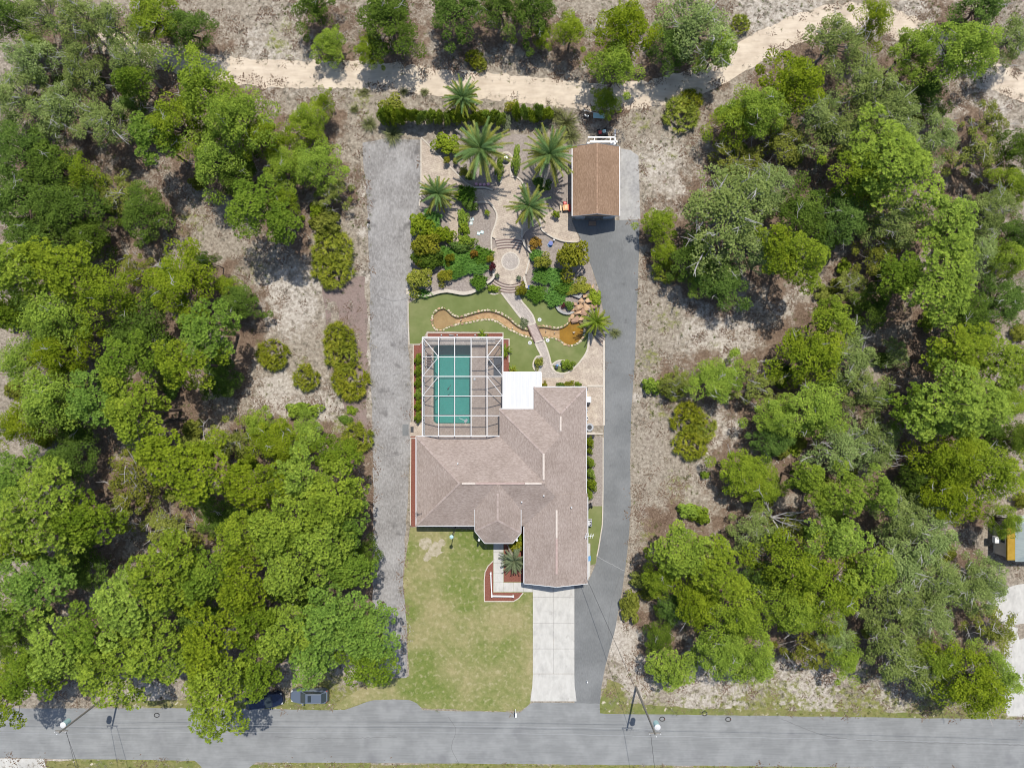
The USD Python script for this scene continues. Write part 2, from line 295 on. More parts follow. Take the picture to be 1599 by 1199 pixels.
M['orange_leaf'] = foliage('orange_shrub_leaves', (0.211, 0.115, 0.011), (0.365, 0.211, 0.019), (0.499, 0.326, 0.048), .3)
M['red_leaf'] = foliage('dark_red_leaves', (0.060, 0.012, 0.014), (0.120, 0.024, 0.029), (0.204, 0.048, 0.048), .3)
M['hedge'] = foliage('clipped_hedge', (.075, .125, .005), (.20, .28, .010), (.36, .42, .022), .25)
M['fountain'] = foliage('ornamental_grass', (0.128, 0.149, 0.036), (0.224, 0.239, 0.076), (0.351, 0.340, 0.143), .25)
M['straw'] = foliage('dry_grass_blades', (.20, .17, .125), (.33, .29, .225), (.52, .475, .39), .2, .2)
M['weed'] = foliage('green_weed_blades', (.075, .095, .022), (.15, .17, .045), (.25, .255, .085), .25)
M['litter'] = foliage('fallen_leaves', (.10, .062, .04), (.19, .125, .085), (.30, .215, .155), .1)
# ---------------------------------------------------------------- outlines on the ground
TREE_SPOTS = []     # (x, y, radius) of the trees, filled from the list below; the ground's leaf litter lies under them
left_drive_px = [(566, 224), (574, 330), (578, 450), (578, 560), (581, 640), (583, 760), (582, 900), (584, 1056), (636, 1057), (636, 990), (629, 900), (636, 800), (641, 690), (642, 600), (637, 540), (638, 468), (645, 420), (656, 320), (657, 219), (600, 216)]
right_drive_px = [(893, 344), (906, 372), (921, 410), (935, 450), (943, 490), (945, 540), (944, 600), (943, 680), (942, 760), (940, 815), (934, 860), (931, 878), (920, 905), (897, 913), (897, 1114), (936, 1114), (938, 1080), (945, 1040), (960, 985), (972, 920), (981, 850), (985, 790), (984, 720), (986, 640), (992, 550), (996, 450), (999, 344)]
street_px = [(-260, 1103), (0, 1105), (300, 1105), (540, 1108), (566, 1097), (584, 1092), (640, 1092), (652, 1098), (660, 1108), (812, 1112), (830, 1096), (936, 1098), (937, 1114), (1200, 1117), (1599, 1123), (1900, 1126), (1900, 1204), (1599, 1201), (1200, 1196), (800, 1192), (640, 1191), (400, 1190), (388, 1199), (385, 1225), (318, 1225), (316, 1199), (306, 1187), (0, 1183), (-260, 1181)]
track_px = [(150, 60), (265, 92), (400, 114), (550, 117), (700, 130), (850, 143), (950, 152), (1050, 139), (1120, 112), (1200, 66), (1280, 34), (1345, 27), (1420, 46), (1500, 88), (1560, 122), (1680, 165)]
apron_px = [(969, 232), (985, 235), (997, 244), (1000, 343), (967, 344)]
turf_px = [(638, 474), (650, 466), (665, 456), (690, 452), (740, 452), (772, 448), (784, 457), (808, 457), (838, 462), (866, 470), (886, 486), (916, 494), (920, 515), (919, 530), (917, 546), (908, 561), (896, 574), (882, 582), (846, 582), (786, 583), (786, 519), (667, 517), (656, 536), (640, 538)]
pond_l = [(676.5, 500), (678, 490), (685, 484), (693, 482), (698, 485), (705, 492), (712, 496), (722, 495.4), (737, 491), (748, 488), (760, 486), (771, 487), (780, 490), (794, 498), (802, 505), (810, 511), (823, 516), (836, 513), (845, 511), (855, 512), (865, 514), (876, 513), (887, 507), (893, 499), (902, 501), (911, 511), (909, 525), (903, 533), (893, 538), (882, 536), (875, 530), (866, 527), (857, 526), (845, 526), (835, 527), (823, 524), (812, 520.5), (804, 516), (796, 513), (786, 506.6), (777, 500), (768, 497.5), (760, 497), (745, 499), (731, 502), (718.7, 504), (708, 506), (698, 510), (690, 514), (681, 513), (677, 506)]
pool_px = [(677, 543), (683, 539), (735, 539), (735, 661), (681, 661), (677, 657)]
deck_px = [(660, 527), (785, 527), (785, 640), (781, 640), (781, 682), (660, 682)]
creek_outline = Polygon(spline(gp(pond_l), .4, True)).buffer(0)
pool_hole = poly(pool_px)
left_drive, right_drive = wobble(poly(left_drive_px), .22, .5, 3), wobble(poly(right_drive_px), .05, .5, 4)
street = wobble(poly(street_px), .10, .6, 5)
track = wobble(LineString(spline(gp(track_px), .8)).buffer(1.75, cap_style='flat'), .65, .5, 6, 1.1)
turf = poly(turf_px).difference(creek_outline)
deck = poly(deck_px).difference(pool_hole)
house_foot = unary_union([poly([(650, 681), (782, 681), (782, 605), (915, 605), (915, 910), (818, 910), (818, 820), (650, 820)])])
lawn_px = [(640, 822), (742, 826), (770, 846), (787, 850), (836, 910), (832, 1070), (829, 1097), (812, 1110), (660, 1106), (652, 1098), (640, 1092), (584, 1092), (566, 1097), (540, 1106), (520, 1105), (560, 1075), (600, 1060), (638, 1057), (637, 990), (630, 905)]
lawn = wobble(poly(lawn_px), .25, .5, 7)
garden_px = [(657, 222), (740, 205), (880, 215), (893, 232), (893, 345), (921, 410), (943, 490), (944, 532), (922, 528), (916, 500), (884, 492), (862, 476), (808, 468), (783, 460), (740, 458), (640, 470), (645, 420), (656, 320)]
garden = poly(garden_px)
shed_foot = poly([(894, 228), (966, 228), (966, 338), (894, 338)])

# ---------------------------------------------------------------- the ground
def blobs(xy, spots):
    """a weight between 0 and 1 from soft round patches (picture x, y, radius, strength)"""
    out = np.zeros(len(xy))
    for px, py, r, s in spots:
        c = G(px, py)[:2]; d2 = ((xy - c) ** 2).sum(1) / (r / S) ** 2
        out = np.maximum(out, s * np.exp(-d2 * .9))
    return out
BARE = [(566, 300, 12, .9), (568, 360, 12, .9), (570, 430, 13, 1), (572, 500, 13, 1), (573, 560, 13, 1), (576, 620, 12, .8), (580, 800, 14, .8), (579, 700, 12, .9), (640, 740, 6, .8), (638, 790, 8, .8), (450, 470, 60, 1), (520, 640, 60, .8), (440, 620, 55, .9), (600, 740, 25, .8), (430, 90, 90, .6), (580, 130, 60, .3), (1030, 260, 60, .8), (1060, 300, 60, .7), (1120, 520, 80, .8), (1150, 690, 70, .8), (1080, 760, 60, .5), (970, 1000, 40, 1), (1000, 1060, 45, .9),
        (1120, 1085, 90, 1), (1250, 1085, 90, 1), (1380, 1090, 60, .8), (230, 1092, 40, 1), (1240, 20, 60, .8), (1190, 20, 50, .8), (1450, 20, 70, .8), (1540, 175, 60, .8), (995, 800, 14, .5), (995, 620, 12, .9), (590, 480, 22, .6), (575, 560, 20, .6), (100, 1195, 40, .9), (1230, 470, 60, .6), (480, 40, 60, .5), (780, 60, 50, .4)]
GREEN = [(1015, 560, 30, .55), (1030, 640, 26, .5), (1060, 760, 40, .5), (1010, 830, 26, .5), (1045, 500, 40, .5), (1110, 540, 30, .4), (1180, 700, 26, .4), (1010, 900, 24, .6), (400, 420, 40, .45), (300, 350, 40, .45), (470, 560, 26, .4), (540, 660, 30, .7), (440, 60, 40, .5), (560, 150, 40, .5), (760, 130, 60, .3), (1000, 190, 26, .5), (860, 155, 30, .4), (500, 1103, 60, 1), (560, 1103, 40, 1), (430, 1107, 40, .7), (960, 1100, 30, 1), (1010, 1105, 26, .6), (1040, 1112, 80, .5), (1200, 1114, 90, .7), (1350, 1118, 90, .7), (1460, 1118, 60, .8), (1040, 230, 60, .35), (1010, 260, 40, .4), (520, 640, 30, .4), (250, 1110, 60, .4), (220, 1196, 110, 1), (130, 1192, 40, .7), (500, 1199, 110, .9), (750, 1200, 120, .9), (950, 1203, 120, .9), (1200, 1206, 160, .9), (1500, 1208, 160, .9), (1565, 1030, 20, .9)]
BROWN = [(535, 470, 26, 1), (545, 510, 24, 1), (560, 660, 22, .9), (1010, 700, 20, .5), (1015, 640, 16, .6), (1010, 800, 26, .5), (1000, 880, 30, .4), (1015, 560, 20, .5), (300, 440, 60, .5), (300, 30, 60, .3), (700, 100, 60, .4), (860, 110, 60, .5)]
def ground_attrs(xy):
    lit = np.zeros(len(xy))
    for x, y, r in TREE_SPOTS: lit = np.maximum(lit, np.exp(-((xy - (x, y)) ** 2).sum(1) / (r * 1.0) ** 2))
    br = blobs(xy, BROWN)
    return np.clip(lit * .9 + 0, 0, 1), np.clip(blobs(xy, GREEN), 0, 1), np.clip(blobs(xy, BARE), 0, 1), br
n = {'g': ('geometry', {}), 'al': ('attribute', {'attribute': 'litter'}), 'ag': ('attribute', {'attribute': 'green'}), 'ab': ('attribute', {'attribute': 'bare'}), 'ar': ('attribute', {'attribute': 'brown'}),
     'n1': ('noise_texture', {'scale': 2.6, 'detail': 9.0, 'roughness': .74}), 'n2': ('noise_texture', {'scale': .42, 'detail': 6.0, 'roughness': .65}), 'n3': ('noise_texture', {'scale': 1.1, 'detail': 7.0, 'roughness': .7}),
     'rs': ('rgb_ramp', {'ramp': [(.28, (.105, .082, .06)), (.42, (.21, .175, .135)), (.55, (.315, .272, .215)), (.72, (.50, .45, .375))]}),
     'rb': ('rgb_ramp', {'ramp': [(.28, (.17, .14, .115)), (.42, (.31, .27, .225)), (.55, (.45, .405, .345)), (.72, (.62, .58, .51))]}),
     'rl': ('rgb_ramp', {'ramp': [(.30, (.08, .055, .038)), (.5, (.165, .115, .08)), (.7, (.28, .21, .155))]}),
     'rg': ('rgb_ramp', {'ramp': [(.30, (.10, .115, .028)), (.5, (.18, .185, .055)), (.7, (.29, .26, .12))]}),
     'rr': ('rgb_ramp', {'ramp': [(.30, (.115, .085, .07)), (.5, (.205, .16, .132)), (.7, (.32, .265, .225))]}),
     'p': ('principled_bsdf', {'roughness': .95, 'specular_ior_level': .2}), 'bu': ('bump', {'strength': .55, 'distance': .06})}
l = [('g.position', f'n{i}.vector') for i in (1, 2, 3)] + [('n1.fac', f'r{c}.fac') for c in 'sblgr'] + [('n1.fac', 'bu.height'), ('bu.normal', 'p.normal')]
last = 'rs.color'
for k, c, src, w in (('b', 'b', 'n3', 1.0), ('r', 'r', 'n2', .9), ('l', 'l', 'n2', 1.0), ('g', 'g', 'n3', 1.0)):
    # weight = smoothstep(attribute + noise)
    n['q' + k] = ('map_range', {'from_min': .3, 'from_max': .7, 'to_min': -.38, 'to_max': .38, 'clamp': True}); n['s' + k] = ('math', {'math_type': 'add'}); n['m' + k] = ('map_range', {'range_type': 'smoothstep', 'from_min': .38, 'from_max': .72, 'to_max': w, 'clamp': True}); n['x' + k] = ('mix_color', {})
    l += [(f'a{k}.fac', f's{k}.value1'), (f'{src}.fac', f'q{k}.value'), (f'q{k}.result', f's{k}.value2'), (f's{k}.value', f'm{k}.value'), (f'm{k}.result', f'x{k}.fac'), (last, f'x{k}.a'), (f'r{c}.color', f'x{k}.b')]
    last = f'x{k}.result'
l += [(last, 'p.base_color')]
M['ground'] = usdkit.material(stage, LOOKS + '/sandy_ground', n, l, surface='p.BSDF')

def build_ground():
    core_x, core_y = np.arange(-76, 76.1, .8), np.arange(-60, 60.1, .8)
    out = lambda a: np.concatenate([-(a[-1] + np.cumsum(1.6 * 1.35 ** np.arange(22)))[::-1] + (a[0] + a[-1]) * 0, a, a[-1] + np.cumsum(1.6 * 1.35 ** np.arange(22))])
    X, Y = out(core_x), out(core_y)
    Y = np.unique(np.concatenate([Y, [YA, YB]]))
    holes = unary_union([creek_outline, pool_hole])
    gx, gy = np.meshgrid(X, Y); v = np.c_[gx.ravel(), gy.ravel()]; nx = len(X)
    i, j = np.meshgrid(np.arange(nx - 1), np.arange(len(Y) - 1)); a = (j * nx + i).ravel(); quads = np.stack([a, a + 1, a + 1 + nx, a + nx], 1)
    mid = v[quads].mean(1); hb = holes.bounds
    near = (mid[:, 0] > hb[0] - 2) & (mid[:, 0] < hb[2] + 2) & (mid[:, 1] > hb[1] - 2) & (mid[:, 1] < hb[3] + 2)
    keep, extra_v, extra_f, m = ~near, [], [], len(v)
    for k in np.nonzero(near)[0]:
        c = rect(*v[quads[k][0]], *v[quads[k][2]])
        if not c.intersects(holes): keep[k] = True; continue
        vv, ff = tri2(c.difference(holes))
        if len(vv): extra_v.append(vv); extra_f.append(ff + m); m += len(vv)
    qd = quads[keep]; f = np.vstack([qd[:, [0, 1, 2]], qd[:, [0, 2, 3]]] + extra_f); v = np.vstack([v] + extra_v)
    inside = (np.abs(v[:, 0]) < 76) & (np.abs(v[:, 1]) < 60)
    bumps = (meshkit.fbm(np.c_[v * .35, np.zeros(len(v))], 3, 11) - .5) * .10 * inside
    flat = unary_union([left_drive, right_drive, street, garden, house_foot.buffer(2), lawn, deck.buffer(2), shed_foot.buffer(4)]).buffer(1.2)
    z = hz(v[:, 1]) + np.where(shapely.contains_xy(flat, v[:, 0], v[:, 1]), 0, bumps) - .012
    z = np.where(shapely.contains_xy(track.buffer(1.5), v[:, 0], v[:, 1]), hz(v[:, 1]) - .012, z)
    g = usdkit.mesh(stage, '/World/ground', (np.c_[v, z], f), M['ground'], smooth=True)
    tag(g, 'sandy ground with dry grass and leaf litter around the house and under the trees', kind='structure')
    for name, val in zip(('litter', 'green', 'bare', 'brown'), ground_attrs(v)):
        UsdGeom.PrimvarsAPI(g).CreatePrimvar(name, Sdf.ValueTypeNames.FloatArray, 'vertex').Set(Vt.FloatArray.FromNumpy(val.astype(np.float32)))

def struct(name, mesh, m, label, smooth=False): return obj(name, mesh, m, None, smooth, label, kind='structure')
struct('street', sheet(street, .012), M['street'], 'grey asphalt street along the front of the lot')
struct('gravel_driveway', sheet(left_drive, .010), M['asphalt_old'], 'worn grey asphalt driveway left of the house')
struct('asphalt_driveway', sheet(right_drive, .008), M['asphalt_new'], 'smooth sealed asphalt driveway from the street to the shed')
struct('sand_track', sheet(track, .006), M['sand'], 'pale sand track winding behind the garden')
struct('shed_apron', sheet(poly(apron_px), .014), M['concrete_old'], 'weathered concrete pad right of the shed')
struct('front_lawn', sheet(lawn, .004), M['lawn'], 'patchy green front lawn with bare sand spots')
struct('bare_patch', sheet(unary_union([wobble(Point(G(px, py)[:2]).buffer(r / S), r / S * .75, .25, 30 + k, 1.6) for k, (px, py, r) in enumerate(((664, 848, 9), (680, 858, 11), (668, 870, 6), (690, 846, 6)))]), .008), mottled('bare_lawn_sand', [(.3, (.24, .22, .12)), (.5, (.36, .315, .225)), (.7, (.45, .40, .31))], 2.0, 8, .95, bump=.4), 'pale bare sand patch in the lawn under the left front eave')
struct('putting_lawn', sheet(turf, .012), M['turf'], 'smooth artificial turf around the stone creek')
vg = unary_union([wobble(poly([(70, 1187), (306, 1190), (314, 1199), (314, 1260), (70, 1260)]), .2, .5, 12), wobble(poly([(392, 1193), (640, 1194), (800, 1195), (1200, 1199), (1900, 1208), (1900, 1260), (390, 1260)]), .15, .5, 13)])
struct('far_verge', sheet(vg, .003), M['verge'], 'strip of green grass on the far side of the street')
vn = unary_union([wobble(poly([(200, 1100), (200, 1094), (300, 1092), (400, 1098), (520, 1090), (560, 1082), (560, 1110), (300, 1108)]), .3, .5, 14), wobble(poly([(936, 1116), (938, 1092), (950, 1060), (972, 1070), (1000, 1098), (1080, 1106), (1200, 1108), (1400, 1112), (1560, 1113), (1560, 1124), (1200, 1119)]), .35, .5, 15)])
struct('near_verge', sheet(vn, .003), M['verge'], 'strip of thin grass between the street and the trees')
struct('street_drive', sheet(poly([(-200, 1182), (68, 1184), (73, 1199), (75, 1260), (-200, 1260)]), .016), M['concrete'], 'pale concrete drive at the bottom left corner')
rd = wobble(unary_union([poly([(1700, 900), (1590, 912), (1545, 925), (1540, 945), (1575, 985), (1566, 1025), (1563, 1050), (1572, 1118), (1700, 1122)])]), .2, .6, 16)
struct('neighbour_drive', sheet(rd, .007), M['concrete'], 'pale concrete drive beside the yellow building at the right edge')

M['crack'] = principled('crack_sealant', (.11, .11, .11), .9); M['seam'] = principled('pale_seam', (.30, .30, .295), .9)
for px_, off_, m_, w_, l_ in (([(931, 868), (950, 878), (975, 891)], .012, 'seam', .05, 'pale seam across the asphalt driveway near the lawn kerb'), ([(588, 700), (606, 712), (630, 708)], .013, 'crack', .035, 'dark crack across the left driveway beside the house'), ([(590, 462), (612, 470), (636, 466)], .013, 'crack', .03, 'dark crack across the left driveway by the turf'),
        ([(960, 1030), (950, 990), (955, 940), (968, 900)], .011, 'crack', .025, 'fine crack along the lower bend of the asphalt driveway'), ([(700, 1118), (712, 1140), (705, 1165), (716, 1190)], .015, 'crack', .03, 'fine crack across the street below the lawn'), ([(1220, 1122), (1300, 1150), (1420, 1158), (1599, 1163)], .015, 'crack', .03, 'long crack along the street at the right'), ([(430, 1150), (500, 1153), (620, 1150)], .015, 'crack', .025, 'fine crack along the middle of the street at the left')):
    sp_ = spline(gp(px_), .3); sp_ = sp_ + (np.random.default_rng(len(l_)).random(sp_.shape) - .5) * .09
    struct('pavement_crack', sheet(LineString(sp_).buffer(w_ * .6), off_ + .004), M[m_], l_)
# concrete drive cast in slabs, joints open between them
cd = thing('concrete_driveway', 'pale concrete driveway cast in slabs before the garage', None, kind='structure')
rows = [(912, 932.5), (932.5, 972.5), (972.5, 1012.5), (1012.5, 1051.5)]
for a, b in rows:
    for x0, x1 in ((832, 864.3), (864.3, 897)):
        obj('slab', slab(poly([(x0, a), (x1, a), (x1, b), (x0, b)]).buffer(-.022, join_style='mitre'), -.08, .03), M['concrete'], cd)
obj('slab', slab(poly([(832, 1051.5), (897, 1051.5), (897.5, 1070), (900.5, 1094.5), (828, 1094.5), (831, 1070)]).buffer(-.022, join_style='mitre'), -.08, .028), M['concrete'], cd)
obj('joint', slab(poly([(832, 913), (897, 913), (897, 1051), (832, 1051)]), -.09, .012), M['asphalt_old'], cd)
fw = thing('front_walk', 'pale concrete walk leading from the driveway to the entry', None, kind='structure')
for a, b in ((840, 862), (862, 879), (879, 894), (894, 909)):
    obj('slab', slab(poly([(770.5, a), (786.2, a), (786.2, b), (770.5, b)]).buffer(-.012, join_style='mitre'), -.08, .04), M['concrete'], fw)
for x0, x1 in ((770.5, 786.2), (786.2, 802), (802, 817), (817, 832)):
    obj('slab', slab(poly([(x0, 909), (x1, 909), (x1, 924), (x0, 924)]).buffer(-.012, join_style='mitre'), -.08, .038), M['concrete'], fw)
struct('side_strip', slab(poly([(912, 848), (921.5, 848), (921.5, 899), (916.5, 905), (912, 905)]), -.05, .05), M['concrete'], 'white concrete strip along the right wall of the garage')

# ---------------------------------------------------------------- planting beds with their edging
def bed(pts, m, label, off=.02, edge=None, edge_m='kerb', ew=.12, eh=.10, smooth=True, closed=True):
    pg = poly(pts)
    o = thing('planting_bed', label, None, kind='structure')
    obj('mulch', sheet(pg, off), M[m], o)
    if edge is not None: obj('edging', kerb(edge, ew, eh), M[edge_m], o)
    return pg
bed([(757, 938), (756.5, 905), (757.5, 893), (762, 884), (770, 876), (770, 925), (816, 925), (810, 933), (802, 938)], 'mulch_red', 'red mulch bed wrapping the corner of the front walk', edge=[(770, 875.5), (762, 883.5), (757.3, 893), (756.3, 905), (756.5, 938.3), (802, 938.3), (810, 933.5), (817, 925)])
bed([(786.7, 834), (818, 822), (818, 908.4), (786.7, 908.4)], 'mulch_red', 'red mulch bed between the front walk and the garage wall')
bed([(641, 676), (650, 676), (650, 822), (641, 822)], 'mulch_red', 'narrow red mulch bed along the left wall of the house', edge=[(641, 820), (641.5, 684), (650, 684)])
bed([(645, 537), (660, 537), (660, 657), (645, 657)], 'mulch_red', 'red mulch bed under the hedge left of the pool cage', edge=[(645.5, 657), (645.5, 538), (656, 538)])
bed([(667, 520), (785, 520), (785, 528), (667, 528)], 'mulch_red', 'narrow dark mulch bed behind the pool cage', edge=[(667, 527), (667, 519.7), (785.5, 519.7), (785.5, 527)])
bed([(785.5, 529), (795, 529), (795, 582), (785.5, 582)], 'mulch_red', 'narrow mulch bed right of the pool cage', edge=[(786, 529.5), (795, 529.5), (795, 566)])
bed([(914, 682), (941, 682), (941, 790), (914, 790)], 'mulch_grey', 'grey mulch bed between the house and the right driveway')
struct('side_lawn', sheet(poly([(914, 790), (941, 790), (940, 820), (933, 858), (930, 880), (922, 882), (922, 848), (914, 848)]), .014), M['turf'], 'small green lawn beside the garage wall')
obj('lawn_kerb', kerb([(941.5, 683), (941.5, 760), (940.5, 818), (934.5, 856), (932, 868)], .14, .12), M['kerb'], label='white kerb between the side lawn and the right driveway', kind='structure')
gb = garden.difference(poly(turf_px)).difference(creek_outline)
o = thing('garden_bed', 'grey mulch garden beds around the terraces and paths', None, kind='structure')
obj('mulch', sheet(gb, .012), M['mulch_grey'], o)
bb = wobble(poly([(500, 440), (568, 430), (574, 500), (574, 620), (572, 700), (545, 660), (512, 560), (508, 500)]), .5, .5, 21)
struct('bark_bed', sheet(bb, .004), M['mulch_brown'], 'brown bark bed under the palmettos along the left driveway')
obj('lawn_kerb', kerb([(637.5, 470), (637.5, 500), (639, 538), (645, 538)], .12, .12), M['kerb'], label='pale kerb between the putting turf and the left driveway', kind='structure')

# raised bed with its curved retaining wall
rb = thing('retaining_wall', 'curved concrete retaining wall holding the fern bed above the turf', 'retaining wall')
rw = [(640, 458), (660, 461), (672, 459.5), (684, 456), (698, 454), (712, 456.5), (724, 458), (736, 456), (744, 452.5), (752, 448)]
line = spline(gp(rw, .5), .4); wall_line = LineString(line)
obj('wall', slab(wall_line.buffer(.16, cap_style='flat'), -.1, .52), M['concrete_old'], rb)
obj('cap', slab(wall_line.buffer(.21, cap_style='flat'), .52, .58), M['kerb'], rb)
rb_pg = Polygon(list(map(tuple, line)) + gp([(765, 436), (766, 400), (766, 386), (728, 370), (712, 392), (690, 372), (672, 330), (657, 322), (646, 420), (640, 452)], .5)).buffer(0)
obj('mulch', slab(rb_pg.buffer(-.05), .2, .50), M['mulch_grey'], rb)
rb2 = thing('retaining_wall', 'short curved wall beside the waterfall rocks', 'retaining wall')
l2 = LineString(spline(gp([(869, 478), (873, 484), (881, 488.5), (889, 489), (896, 486)], .4), .3))
obj('wall', slab(l2.buffer(.16, cap_style='flat'), -.1, .42), M['concrete_old'], rb2)
obj('mulch', slab(Polygon(list(l2.coords) + gp([(900, 474), (893, 463), (880, 463)], .4)).buffer(0), .1, .36), M['mulch_grey'], rb2)
rb3 = thing('retaining_wall', 'angled low wall above the waterfall rocks', 'retaining wall')
obj('wall', slab(LineString(gp([(889, 458), (905, 464), (912, 453)], .5)).buffer(.15, cap_style='flat'), -.1, .55), M['concrete_old'], rb3)
obj('mulch', slab(poly([(889, 458), (905, 464), (912, 453), (928, 452), (922, 425), (905, 420), (893, 434)], .45), .1, .47), M['mulch_grey'], rb3)

# ---------------------------------------------------------------- terraces, steps, paths
Z1, Z2 = .43, .66
low_px = [(771, 388), (815, 388), (828, 400), (824, 416), (820, 432), (809, 441), (797, 444), (785, 441), (773, 432), (768, 420), (768, 400)]
up_px = [(740, 294), (757, 294), (770, 297), (783, 286), (784, 274), (783, 262), (779, 254), (780, 244), (787, 238), (795, 238), (801, 244), (801, 254), (797, 262), (798, 276), (806, 277), (813, 282), (817, 292), (821, 308), (832, 322), (843, 338), (843, 346), (832, 352), (820, 362), (815, 372), (773, 372), (767, 368), (773, 352), (776, 337), (772, 326), (763, 316), (745, 316)]
t1 = thing('lower_terrace', 'round paved terrace with a pale ring between two flights of steps', None, kind='structure')
obj('paving', slab(poly(low_px, Z1).buffer(.05).union(Point(W(796.5, 409, .3)).buffer(31.6 / S)), 0, Z1), M['paver'], t1)
cc = W(797, 408, Z1)
obj('ring', slab(Point(cc).buffer(14.5 / S).difference(Point(cc).buffer(12.6 / S)), Z1 - .02, Z1 + .012), M['kerb'], t1)
obj('medallion', slab(Point(cc).buffer(12.6 / S), Z1 - .02, Z1 + .006), M['paver_grey'], t1)
t2 = thing('upper_terrace', 'tan paved upper terrace with pale curved edging', None, kind='structure')
up_pg = poly(up_px, Z2); obj('paving', slab(up_pg, .2, Z2), M['paver'], t2)
for e in ([(740, 316), (763, 316), (772, 326), (776, 337), (773, 352), (767.5, 368), (767.5, 392)], [(798, 276), (806, 276.5), (813.5, 282), (818, 292), (822, 312)], [(815, 356), (815, 372)], [(843, 340), (846, 358), (858, 367.5), (872, 374), (884, 377), (903, 378)], [(740, 293), (757, 293), (770, 297)], [(797, 262), (798.5, 276)], [(783, 262), (784, 276), (781, 287)]):
    ln = LineString(spline([tuple(W(x, y, Z2)) for x, y in e], .3)).buffer(.13, cap_style='flat'); obj('edging', slab(ln.buffer(-.03), .2, Z2 + .05), M['kerb'], t2)
ringn = Point(W(790, 248, Z2)).buffer(11 / S); obj('fountain_ring', slab(ringn.difference(ringn.buffer(-.2)), .3, Z2 + .03), M['kerb'], t2)
t3 = thing('paved_corner', 'tan paved triangle between the left driveway and the upper terrace', None, kind='structure')
tri_px = [(657.5, 217), (663, 221), (690, 248), (712, 270), (728, 286), (741, 294), (745, 316), (735, 300), (712, 288), (690, 290), (657.5, 298)]
obj('paving', slab(poly(tri_px, .06), -.1, .06, True), M['paver'], t3)
for e in ([(657.5, 217), (657.5, 300), (655, 322)], [(657.5, 215), (664, 221), (690, 248), (712, 270), (728, 286), (741, 293)]): obj('edging', kerb(spline(np.array(e), 3) if len(e) > 3 else e, .16, .07, .06), M['kerb'], t3)
ap = thing('paved_apron', 'tan paved corner left of the shed door', None, kind='structure')
obj('paving', slab(poly([(843, 338), (856, 332), (868, 327), (893, 327), (893, 346), (904, 371), (904, 377.5), (884, 376.5), (872, 373), (858, 367), (847, 358), (843, 347)], .1), -.1, .1, True), M['paver'], ap)
p2 = thing('garden_path', 'narrow tan paved path ending in the fern bed', None, kind='structure')
obj('paving', slab(poly([(698, 322), (712, 322), (722, 345), (722, 372), (714, 383), (706, 380), (701, 352)], .55), .3, .56), M['paver'], p2)
obj('edging', slab(LineString(spline([tuple(W(x, y, .55)) for x, y in [(712, 324), (718, 345), (721, 370), (716, 381)]], .3)).buffer(.07), .3, .60), M['kerb'], p2)
M['tread'] = mottled('step_tread', [(.3, (.42, .35, .285)), (.7, (.53, .46, .39))], 3, 6, .85)
M['nosing'] = mottled('dark_nosing', [(.3, (.14, .095, .082)), (.7, (.21, .15, .13))], 4, 6, .85)
def arc(c, r, a0, a1, n=22): t = np.linspace(math.radians(a0), math.radians(a1), n); return np.c_[c[0] + r * np.cos(t), c[1] + r * np.sin(t)]
def steps(label, c, radii, a0, a1, zs, outward=True):
    s = thing('stone_steps', label, 'steps')
    for k, z in enumerate(zs):
        r0, r1 = radii[k], radii[k + 1]; lo, hi = min(r0, r1), max(r0, r1)
        ring = Polygon(list(map(tuple, arc(c, hi, a0, a1))) + list(map(tuple, arc(c, lo, a0, a1)[::-1])))
        obj('tread', slab(ring.buffer(-.005), -.05, z), M['tread'], s)
        edge_r = r1 if outward else r1
        nose = LineString(arc(c, edge_r, a0, a1)).buffer(.075, cap_style='flat')
        obj('nosing', slab(nose, z - .05, z + .012), M['nosing'], s)
    return s
c1 = W(796.5, 409, .3)
steps('curved flight of steps from the round terrace down to the turf walk', c1, [k / S for k in (31.5, 35.5, 39.5, 43.5, 47.5, 51)], -130, -55, [.40, .34, .27, .21, .14])
c2 = W(794, 465, .55)
steps('shallow curved flight of steps above the round terrace', c2, [k / S for k in (94, 90, 86, 82, 78)], 76, 103, [.62, .57, .52, .47], False)
def cheek(label, e, h, w=.3):
    o = thing('planter_wall', label, 'wall'); ln = LineString(spline([tuple(W(x, y, h)) for x, y in e], .25))
    obj('wall', slab(ln.buffer(w / 2 - .03, cap_style='flat'), 0, h - .06), M['wall'], o); obj('cap', slab(ln.buffer(w / 2, cap_style='flat'), h - .06, h), M['kerb'], o)
cheek('curved white wall at the left end of the lower steps', [(771, 424), (771, 432), (766, 438), (760, 442)], .75)
cheek('white wall at the right end of the lower steps', [(818, 431), (820, 440), (823, 450)], .75)
cheek('low white wall along the right side of the round terrace', [(828, 401), (824, 415), (821, 428)], .65, .2)
cheek('thick white wall beside the upper steps', [(817, 374), (820, 383), (828, 391), (834, 398)], .9)
o = thing('planter_ring', 'small half round planter at the foot of the steps', 'planter')
ln = LineString(spline(gp([(760, 450), (762, 456), (769, 459), (776, 458.5), (781, 455)]), .2)); obj('rim', slab(ln.buffer(.1, cap_style='flat'), -.05, .15), M['kerb'], o)
obj('mulch', slab(Polygon(list(ln.coords) + gp([(776, 446), (764, 446)])), -.05, .06), M['mulch_grey'], o)

